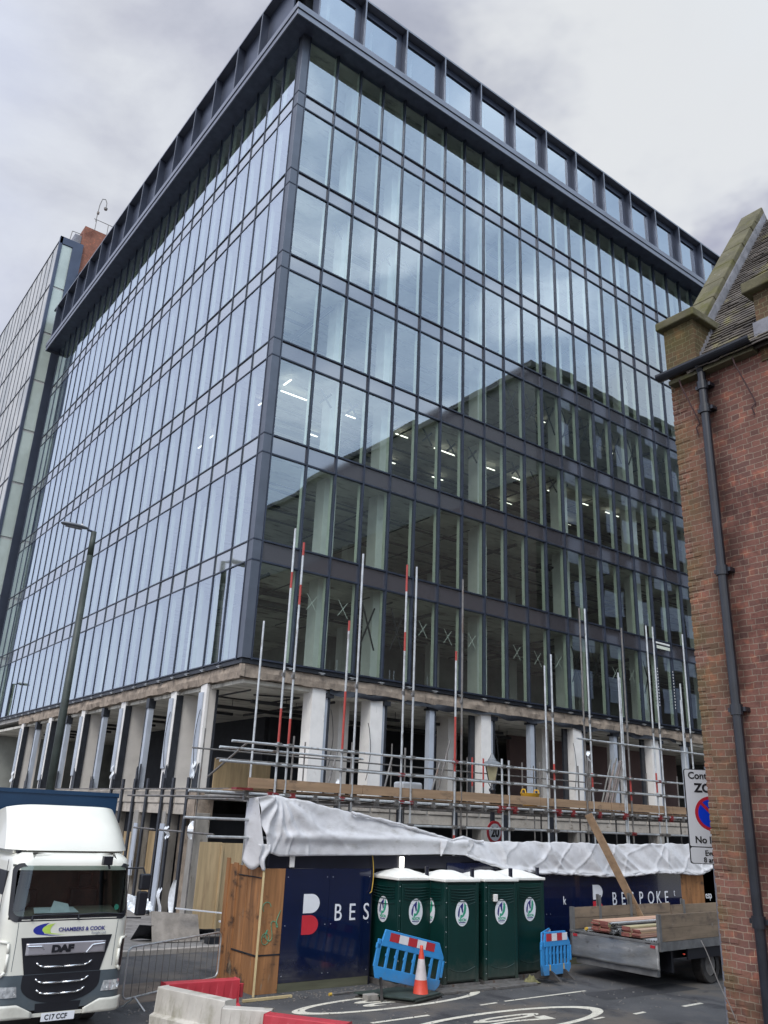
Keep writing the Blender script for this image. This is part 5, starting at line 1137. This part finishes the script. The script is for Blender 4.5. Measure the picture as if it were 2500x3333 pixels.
# company marks
def crescent(x0, zc, w_, h_, th, mm, nm, off):
    o = []; i_ = []
    for k in range(21):
        t = k/20; a = R(100+160*t); ln = 1.0+.9*t*t
        ex = x0+w_+w_*math.cos(a)*(1 if True else 1); ez = zc+h_*math.sin(a)
        ext = (.55*(t > .75)*(t-.75)/.25)*w_*1.6
        o.append((ex+ext, ez)); f = math.sin(math.pi*min(1, t*1.02)); i_.append((ex+ext+th*max(0, f), ez*(1-.10*f)+zc*.10*f))
    m = MB()
    for k in range(20): m.quad(cs(*o[k], off), cs(*o[k+1], off), cs(*i_[k+1], off), cs(*i_[k], off))
    return m.build(nm, mm, TR, local=True)
crescent(-.57, 1.575, .30, .10, .17, M('mark_blue', (.02, .03, .28), .4), 'company_mark', .004)
crescent(-.43, 1.58, .26, .088, .13, M('mark_lime', (.45, .62, .10), .4), 'company_mark', .006)
m_tx = M('mark_text_blue', (.06, .06, .22), .5)
text('CHAMBERS & COOK', .080, m_tx, TR, (-.17, -.008, 1.545), rot=(R(90), 0, 0), bold=.0022, ext=.002, sx=1.04); text('Freight Ltd', .054, m_grey, TR, (.38, -.008, 1.488), ext=.002)
# roof air deflector
df = MB()
def dfl(u, v):
    a = (u-.5)*2; x = a*(1.05-.08*v); edge = abs(a)**6
    z = 2.74+.72*v - .06*edge*v; y = .30+.42*v+.30*v*v + .40*edge + .10*(1-v)*0
    return (x, y, z)
df.grid(dfl, 30, 14).grid(lambda u, v: ((u-.5)*2*(.97), 1.02+.40*abs((u-.5)*2)**6+(1.75-1.02-.4*abs((u-.5)*2)**6)*v, 3.46-.06*abs((u-.5)*2)**6-.05*v), 30, 4)
for s in (0, 1): df.grid(lambda u, v: (dfl(s, v)[0], dfl(s, v)[1]+(1.8-dfl(s, v)[1])*u, dfl(s, v)[2]-(0.05*u*v)), 6, 14)
df.build('wind_deflector', m_cab, TR, local=True, smooth=True)
MB().box(-.95, .95, .55, 1.8, 2.68, 2.76).build('deflector_base', m_cab, TR, local=True, bevel=.02)
for x in (-.88, -.80): MB().box(x-.03, x+.03, .42, .52, 2.69, 2.74).build('marker_lamp', m_blk, TR, local=True)
# mirrors
MB().path([cs(.93, 2.47, 0), Vector((1.16, .05, 2.49)), Vector((1.20, .02, 2.38))], .014, 6).path([Vector((.98, .15, 1.70)), Vector((1.22, .02, 1.70))], .012, 6).build('mirror_arm', m_blk, TR, local=True)
MB().box(1.10, 1.29, -.05, .06, 2.14, 2.40).build('mirror', m_blk, TR, local=True, bevel=.03); MB().box(1.09, 1.27, -.05, .06, 1.74, 2.12).build('mirror', m_blk, TR, local=True, bevel=.03)
MB().box(-1.52, -1.34, -.05, .06, 1.74, 2.12).box(-1.53, -1.35, -.05, .06, 2.14, 2.40).build('mirror', m_blk, TR, local=True, bevel=.03)
MB().path([cs(.47, 2.64, .02), cs(.50, 2.55, .16), cs(.52, 2.48, .18)], .02, 6).box(.38, .54, -.10, 0, 2.54, 2.68).build('front_mirror', m_blk, TR, local=True, bevel=.025)
# chassis, wheels, box body
MB().box(-.95, .95, .35, 8, .45, .75).build('chassis', m_blk, TR, local=True)
def wheel(par, x0, x1, y, z, r):
    m = MB(); xs = sorted((x0, x1)); i = 0
    pr = [(r*.6, xs[0]), (r*.93, xs[0]), (r, xs[0]+.03), (r, xs[1]-.03), (r*.93, xs[1]), (r*.6, xs[1])]
    w_ = MB().lathe([(a, b_) for a, b_ in pr], (0, 0, 0), 32)
    o = w_.build('wheel', m_rub, par, local=True, smooth=False); o.matrix_local = Matrix.Translation((0, y, z)) @ Matrix.Rotation(R(90), 4, 'Y')
    hb = MB().lathe([(0, xs[1]-.04), (r*.2, xs[1]-.04), (r*.25, xs[1]-.09), (r*.6, xs[1]-.03)], (0, 0, 0), 24).lathe([(0, xs[0]+.04), (r*.2, xs[0]+.04), (r*.25, xs[0]+.09), (r*.6, xs[0]+.03)], (0, 0, 0), 24).build('rim', m_steeld, o, local=True)
for x0, x1 in ((-1.02, -.76), (.76, 1.02)):
    wheel(TR, x0, x1, 1.25, .42, .42); wheel(TR, x0, x1, 6.3, .42, .42)
MB().box(-1.02, 1.02, .8, 1.75, .55, .9).build('wheel_arch', m_plast, TR, local=True, bevel=.05)
m_nvc = M('curtain_navy', (.006, .035, .085), .45, 0, .10, 1, bump=.2, bs=3)
mud(m_cab, .9, (.30, .28, .23), .45, 7); mud(m_plast, .7, (.16, .15, .13), .5, 7)
bd = MB().box(-1.22, 1.27, 2.05, 9.4, .95, 3.70).build('box_body', m_nvc, TR, local=True, bevel=.02)
MB().box(-1.23, 1.28, 2.03, 2.08, 3.66, 3.73).box(1.24, 1.285, 2.04, 9.4, 3.64, 3.72).build('body_rail', m_nvc, bd, local=True)

# ================================================================== FLATBED LORRY
FB = thing('flatbed_lorry', 'scaffolders flatbed lorry with a battered aluminium tailboard and timber sides', 'lorry', (5.72, -8.42, 0), rz=R(3))
# local x = along the bed (forward), local y = across: 0 at far side, -2.55 at the near side
m_alu = M('battered_aluminium', (.40, .40, .39), .38, .65, .18, 1.6, st=(1, 1, 3), stains=(((.62, .61, .58), 1.5, (1, 1, 3.5), .56, .72), ((.22, .21, .20), 5, (1, 1, 1), .60, .75)), bump=.5, bs=4)
m_bed = M('bed_steel_grey', (.17, .17, .17), .6, .3, .2, 4); m_tside = M('weathered_side_board', (.22, .165, .115), .85, 0, .2, 2, st=(.4, 2, 3), stains=(((.09, .07, .06), 2.4, (.6, 1, 1), .50, .72), ((.34, .31, .27), 5, (1, 1, 1), .62, .78)), bump=.3)
WB = 2.5
MB().box(.0, 9.1, -WB, 0, .88, .98).box(.02, 9.1, -WB-.02, -WB+.02, .84, 1.03).box(.02, 9.1, -.02, .02, .84, 1.03).build('bed', m_bed, FB, local=True)
MB().grid(lambda u, v: (-.06-.012*math.sin(u*7+v*5)*math.sin(v*6)-.006*math.sin(u*23), -WB*u, 1.0-.56*v+.008*math.sin(u*9)*v), 40, 12).build('tailboard', m_alu, FB, local=True, smooth=True, solid=.03)
tb = MB().box(-.095, -.03, -WB-.01, .01, .985, 1.03); tb.build('tailboard_rail', m_bed, FB, local=True)
for y in (-.16, -WB+.13): MB().box(-.105, -.08, y-.06, y+.06, .90, .96).build('tail_reflector', m_rw, FB, local=True)
for y in (-.22, -1.25, -WB+.25): MB().box(-.11, -.08, y-.07, y+.07, .985, 1.0).build('hinge', m_couplerr if False else m_rub, FB, local=True)
MB().box(-.02, .10, -WB+.1, -.12, .30, .44).build('under_run_bar', m_bed, FB, local=True)
MB().box(-.04, .05, -.06, .04, .6, 1.55).build('corner_pillar', m_bed, FB, local=True); MB().box(-.04, .05, -WB-.05, -WB+.03, .84, 1.62).build('corner_pillar', m_bed, FB, local=True)
fs = MB()
for k in range(2): fs.box(.06, 4.5, -.03, .01, 1.04+.25*k, 1.28+.25*k); 
fs.build('far_side_boards', m_tside, FB, local=True); MB().box(4.55, 9.1, -.03, .01, 1.04, 1.47).build('far_side_boards', m_tside, FB, local=True)
ns = MB()
for k in range(2): ns.box(.06, 9.0, -WB-.02, -WB+.02, 1.04+.285*k, 1.32+.285*k)
ns.build('near_side_boards', m_tside, FB, local=True)
for x in (1.15, 2.55, 5.2): MB().box(x-.05, x+.05, .012, .04, .95, 1.82 if x < 3 else 1.62).box(x-.04, x+.04, -.06, -.032, .95, 1.80 if x < 3 else 1.6).build('side_post', m_bed, FB, local=True)
MB().box(.1, 9.4, -2.0, -.5, .55, .86).build('chassis', m_blk, FB, local=True)
MB().box(9.3, 11.2, -WB+.1, -.1, .5, 2.4).build('cab', m_cab, FB, local=True, bevel=.08)
def wheel2(y0, y1, x, r):
    o = MB().lathe([(r*.6, y0), (r*.94, y0), (r, y0+.03), (r, y1-.03), (r*.94, y1), (r*.6, y1)], (0, 0, 0), 32).build('wheel', m_rub, FB, local=True)
    o.matrix_local = Matrix.Translation((x, 0, r)) @ Matrix.Rotation(R(-90), 4, 'X')
    MB().lathe([(0, y0+.06), (r*.22, y0+.05), (r*.6, y0+.03)], (0, 0, 0), 20).lathe([(0, y1-.06), (r*.22, y1-.05), (r*.6, y1-.03)], (0, 0, 0), 20).build('rim', m_steeld, o, local=True)
for x in (2.3, 10.0):
    wheel2(-2.42, -2.12, x, .42); wheel2(-.40, -.10, x, .42)
MB().box(1.2, 3.2, -WB+.02, -WB+.06, .60, .83).box(.6, .68, -WB+.1, -.1, .35, .8).build('mudguard', m_blk, FB, local=True)
MB().lathe([(0, 0), (.03, .01), (.03, .03)], (.95, -WB-.03, .72), 10).build('side_lamp', m_org, FB, local=True)

# load in the bed
FM = Matrix.Translation((5.72, -8.42, 0)) @ Matrix.Rotation(R(3), 4, 'Z')
def L2W(p): return FM @ Vector(p)
q = random.Random(8); k = 0
spots = []
for row, (y0, n) in enumerate(((-1.02, 6), (-1.05, 7), (-1.03, 7), (-1.0, 6), (-.98, 5))):
    for i in range(n): spots.append((y0-i*.056-(row % 2)*.028, 1.06+row*.05))
for i in range(7): spots.append((-.22-.06*i, 1.01))
for i in range(6): spots.append((-1.95-.056*i, 1.01))
lab = 'grey scaffold tube in the flatbed lorry load, end showing'
for (y, z) in spots:
    x0 = .12+q.uniform(0, .22); o = MB().tube(L2W((x0, y, z)), L2W((5.9, y, z)), .0245, 8).build('scaffold_tube', m_steel if q.random() < .6 else m_steeld)
    e = MB().tube(L2W((x0-.003, y, z)), L2W((x0+.004, y, z)), .017, 8).build('tube_end', m_cross, o)
    tag(o, lab, 'tube', 'scaffold tubes loaded in the flatbed lorry')
m_eb = M('end_band_paint', (.24, .085, .07), .7, 0, .3, 9)
bs_ = [(-.62, i) for i in range(6)]+[(-.86, i) for i in range(6)]+[(-1.50, i) for i in range(5)]+[(-1.76, i) for i in range(4)]
for (y, i) in bs_:
    x0 = .10+q.uniform(0, .12); z = 1.04+i*.044
    c0 = [L2W(p) for p in ((x0, y-.11, z), (5.2, y-.11, z), (5.2, y+.11, z), (x0, y+.11, z), (x0, y-.11, z+.038), (5.2, y-.11, z+.038), (5.2, y+.11, z+.038), (x0, y+.11, z+.038))]
    o = MB().hexa(c0).build('scaffold_board', M('new_board_%d' % len(bpy.data.materials), (.50+q.uniform(-.1, .05), .36+q.uniform(-.08, .04), .22), .8, 0, .12, 2, st=(.3, 3, 3)))
    c1 = [L2W(p) for p in ((x0-.004, y-.112, z-.001), (x0+.012, y-.112, z-.001), (x0+.012, y+.112, z-.001), (x0-.004, y+.112, z-.001), (x0-.004, y-.112, z+.039), (x0+.012, y-.112, z+.039), (x0+.012, y+.112, z+.039), (x0-.004, y+.112, z+.039))]
    MB().hexa(c1).build('end_band', m_eb, o)
    tag(o, 'scaffold board with a painted end in the flatbed lorry load', 'board', 'scaffold boards loaded in the flatbed lorry')
ytt = tag(MB().tube(L2W((.15, -.32, 1.07)), L2W((4.5, -.32, 1.07)), .03, 8).build('yellow_tipped_tube', m_steel), 'grey tube with a yellow plastic end on the far side of the flatbed lorry', 'tube')
MB().tube(L2W((.13, -.32, 1.07)), L2W((.20, -.32, 1.07)), .036, 8).build('plastic_cap', m_yel, ytt)
tag(MB().beam((7.50, -7.62, 3.82), (8.62, -8.35, 1.2), .22, .038, (1, .3, .2)).build('leaning_plank', m_board), 'long scaffold board leaning from the flatbed lorry up to the scaffold deck', 'plank')

# bits standing on the scaffold deck
q = random.Random(12)
for k in range(8):
    x = 9.62+k*.075; mm = M('pole_grey_%d' % k, (.20+.02*(k % 3), .195, .18), .7, .3, .2, 5)
    tag(MB().tube((x, -6.35-.03*(k % 3), 3.98), (x+.92+q.uniform(-.06, .05), -6.15-.02*k, 5.45+q.uniform(-.15, .25)), .026, 8).build('leaning_tube', mm), 'grey tube in the bundle leaning on the scaffold deck near the zone sign', 'tube', 'tubes leaning in a bundle on the scaffold deck')
for k, (x, t) in enumerate(((9.02, 5.75), (9.12, 5.62), (9.2, 5.5))):
    tag(MB().tube((x, -6.3, 3.98), (x+.42-.03*k, -6.1, t), .025, 8).build('leaning_tube', m_steeld), 'thin tube leaning on the scaffold deck left of the thick tube bundle', 'tube', 'thin tubes leaning on the scaffold deck')
TB = thing('builders_tub', 'yellow flexible builders tub with two handles standing on the scaffold deck', 'tub', (6.05, -6.75, 3.97))
m_tub = M('tub_yellow', (.68, .40, .035), .5, 0, .06)
MB().lathe([(0, 0), (.20, 0), (.27, .33), (.28, .34), (.265, .34), (.19, .02), (0, .02)], (6.05, -6.75, 3.975), 24).build('bowl', m_tub, TB, smooth=True)
for s in (-1, 1): MB().path([(6.05+s*.27, -6.75-.10, 4.30), (6.05+s*.27, -6.75-.06, 4.41), (6.05+s*.25, -6.75+.06, 4.41), (6.05+s*.27, -6.75+.10, 4.30)], .016, 8).build('handle', m_tub, TB)
tag(MB().box(1.75, 2.45, -6.3, -5.9, 3.97, 4.40).build('grey_crate', M('crate_grey', (.34, .36, .38), .6), bevel=.06), 'pale grey plastic crate on the scaffold deck in front of a dark bay', 'crate')
for k, (x, z, lb) in enumerate(((9.28, 5.75, 'white plastic bag hanging high on the scaffold near the leaning tubes'), (6.72, 4.25, 'small scrap of white plastic on the deck beside the yellow tub'), (-.25, 4.35, 'white rag hanging on the scaffold rail near its left end'))):
    tag(MB().grid(lambda u, v: (x+.12*u+.03*math.sin(v*7), -6.2+.05*math.sin(u*6+v*5), z-.34*v*(.6+.4*u)), 6, 8).build('plastic_scrap', m_foil, solid=.005), lb, 'scrap')

# ================================================================== DEBRIS BY THE LEFT FACADE
m_card = M('soggy_cardboard', (.30, .27, .24), .9, 0, .2, 4, bump=.4)
tag(MB().grid(lambda u, v: (-2.55+2.3*u, -.6+.5*v, .12+.42*(1-v)*(1-.5*u)+.05*math.sin(u*15)*math.sin(v*9)), 22, 8).build('torn_membrane_heap', m_blackfoil, smooth=False, solid=.01), 'heap of torn grey membrane sagging along the foot of the stripped wall', 'membrane')
tag(MB().grid(lambda u, v: (-2.9+.75*u+.04*math.sin(v*5), -.3+.25*v+.06*math.sin(u*11), .85+.42*v*(1-.4*u)+.05*math.sin(u*13+v*7)*math.sin(v*11+u*4)), 14, 12).build('crumpled_sheeting', m_foil, smooth=False, solid=.008), 'crumpled white sheeting piled behind the lorry mirror', 'sheeting')
tag(MB().hexa([(-2.2, -.75, .12), (-.9, -.95, .12), (-.9, -.93, .12), (-2.2, -.73, .12), (-2.2, -.45, .85), (-.9, -.65, .75), (-.9, -.63, .75), (-2.2, -.43, .85)]).build('cardboard_panel', m_card), 'pale battered panel leaning behind the crowd barrier', 'panel')
tag(MB().beam((-1.7, -.9, .95), (-.4, -1.1, .82), .12, .03).beam((-.5, -1.2, .62), (1.2, -1.4, .60), .12, .04).build('loose_trim', m_wt), 'white trim strips lying across the debris behind the crowd barrier', 'trim')
tag(MB().beam((-.9, -1.3, .10), (2.5, -1.6, .10), .25, .35).build('fallen_board', m_blackfoil), 'long dark board lying at the foot of the plywood wall', 'board')
PLY = thing('plywood_screen', 'pale plywood screen closing the corner of the ground floor', 'plywood', (-.7, .25, 0))
MB().box(-.62, .10, .28, .30, .25, 2.60).build('plywood_sheet', m_ply, PLY)
MB().box(.105, 1.0, .33, .35, .25, 2.58).build('plywood_sheet', m_ply, PLY); MB().box(.08, .14, .22, .30, .2, 2.5).build('timber_stud', m_ply, PLY)
tag(MB().grid(lambda u, v: (-2.05+.06*math.sin(v*6)+.1*u, -.5, .75-.75*v), 3, 8).build('black_tag', m_blackfoil, solid=.01), 'strip of black membrane dangling behind the crowd barrier', 'membrane')
tag(MB().path([(-3.05+.35*t, -18.3-.05*t, 0) if False else (XB-.30+.0*t, -18.06-.75*t, 2.35-1.6*t+.02*math.sin(t*20)) for t in [i/14 for i in range(15)]], .006, 5).build('thin_rope', m_steeld), 'thin rope hanging across the foot of the red brick wall', 'rope')
tag(MB().lathe([(0, 0), (.34, 0), (.36, .05), (.33, .3), (.28, .42), (.15, .5), (0, .52)], (-3.6, -18.2, 0), 24).build('red_bin_lid', M('dark_red_lid', (.15, .02, .025), .4), smooth=True), 'dark red rounded lid at the foot of the brick corner', 'lid')

# road furniture and patches
MH = thing('manhole_cover', 'round iron manhole cover set in the road near the bottom edge', 'manhole cover', (-3.2, -10.6, 0))
MB().lathe([(0, .008), (.30, .008), (.32, .012), (.34, .012), (.34, 0)], (-3.2, -10.6, 0), 32).build('lid', m_steeld, MH)
m_patch = M('newer_asphalt', (.036, .036, .039), .85, 0, .2, 2, bump=.5, bs=160)
struct('road_patch', MB().quad((3.9, -10.9, .003), (7.2, -11.0, .003), (7.1, -10.2, .003), (3.95, -10.15, .003)), m_patch)
struct('road_patch', MB().quad((-6.6, -7.2, .003), (-3.9, -6.9, .003), (-3.8, -5.2, .003), (-6.4, -5.3, .003)), M('muddy_ground', (.13, .105, .085), .95, 0, .3, 2, bump=.4, bs=20))
gv = M('grit', (.16, .15, .14), .9, 0, .3, 20)
q = random.Random(31); m = MB()
for k in range(900):
    x = q.uniform(-6, 6); y = q.choice((q.gauss(-7.75, .18), q.gauss(-7.0, .8) if x < -3 else q.gauss(-7.8, .2), q.uniform(-12, -8))); s = q.uniform(.006, .022)
    m.hexa([(x-s, y-s, .004), (x+s, y-s*.8, .004), (x+s*.7, y+s, .004), (x-s*.8, y+s, .004), (x-s*.5, y-s*.5, .004+s), (x+s*.6, y-s*.4, .004+s), (x+s*.4, y+s*.5, .004+s*.8), (x-s*.4, y+s*.6, .004+s)])
tag(m.build('grit', gv), 'loose grit and rubble scattered along the foot of the hoarding and over the road', 'grit', kind='stuff')
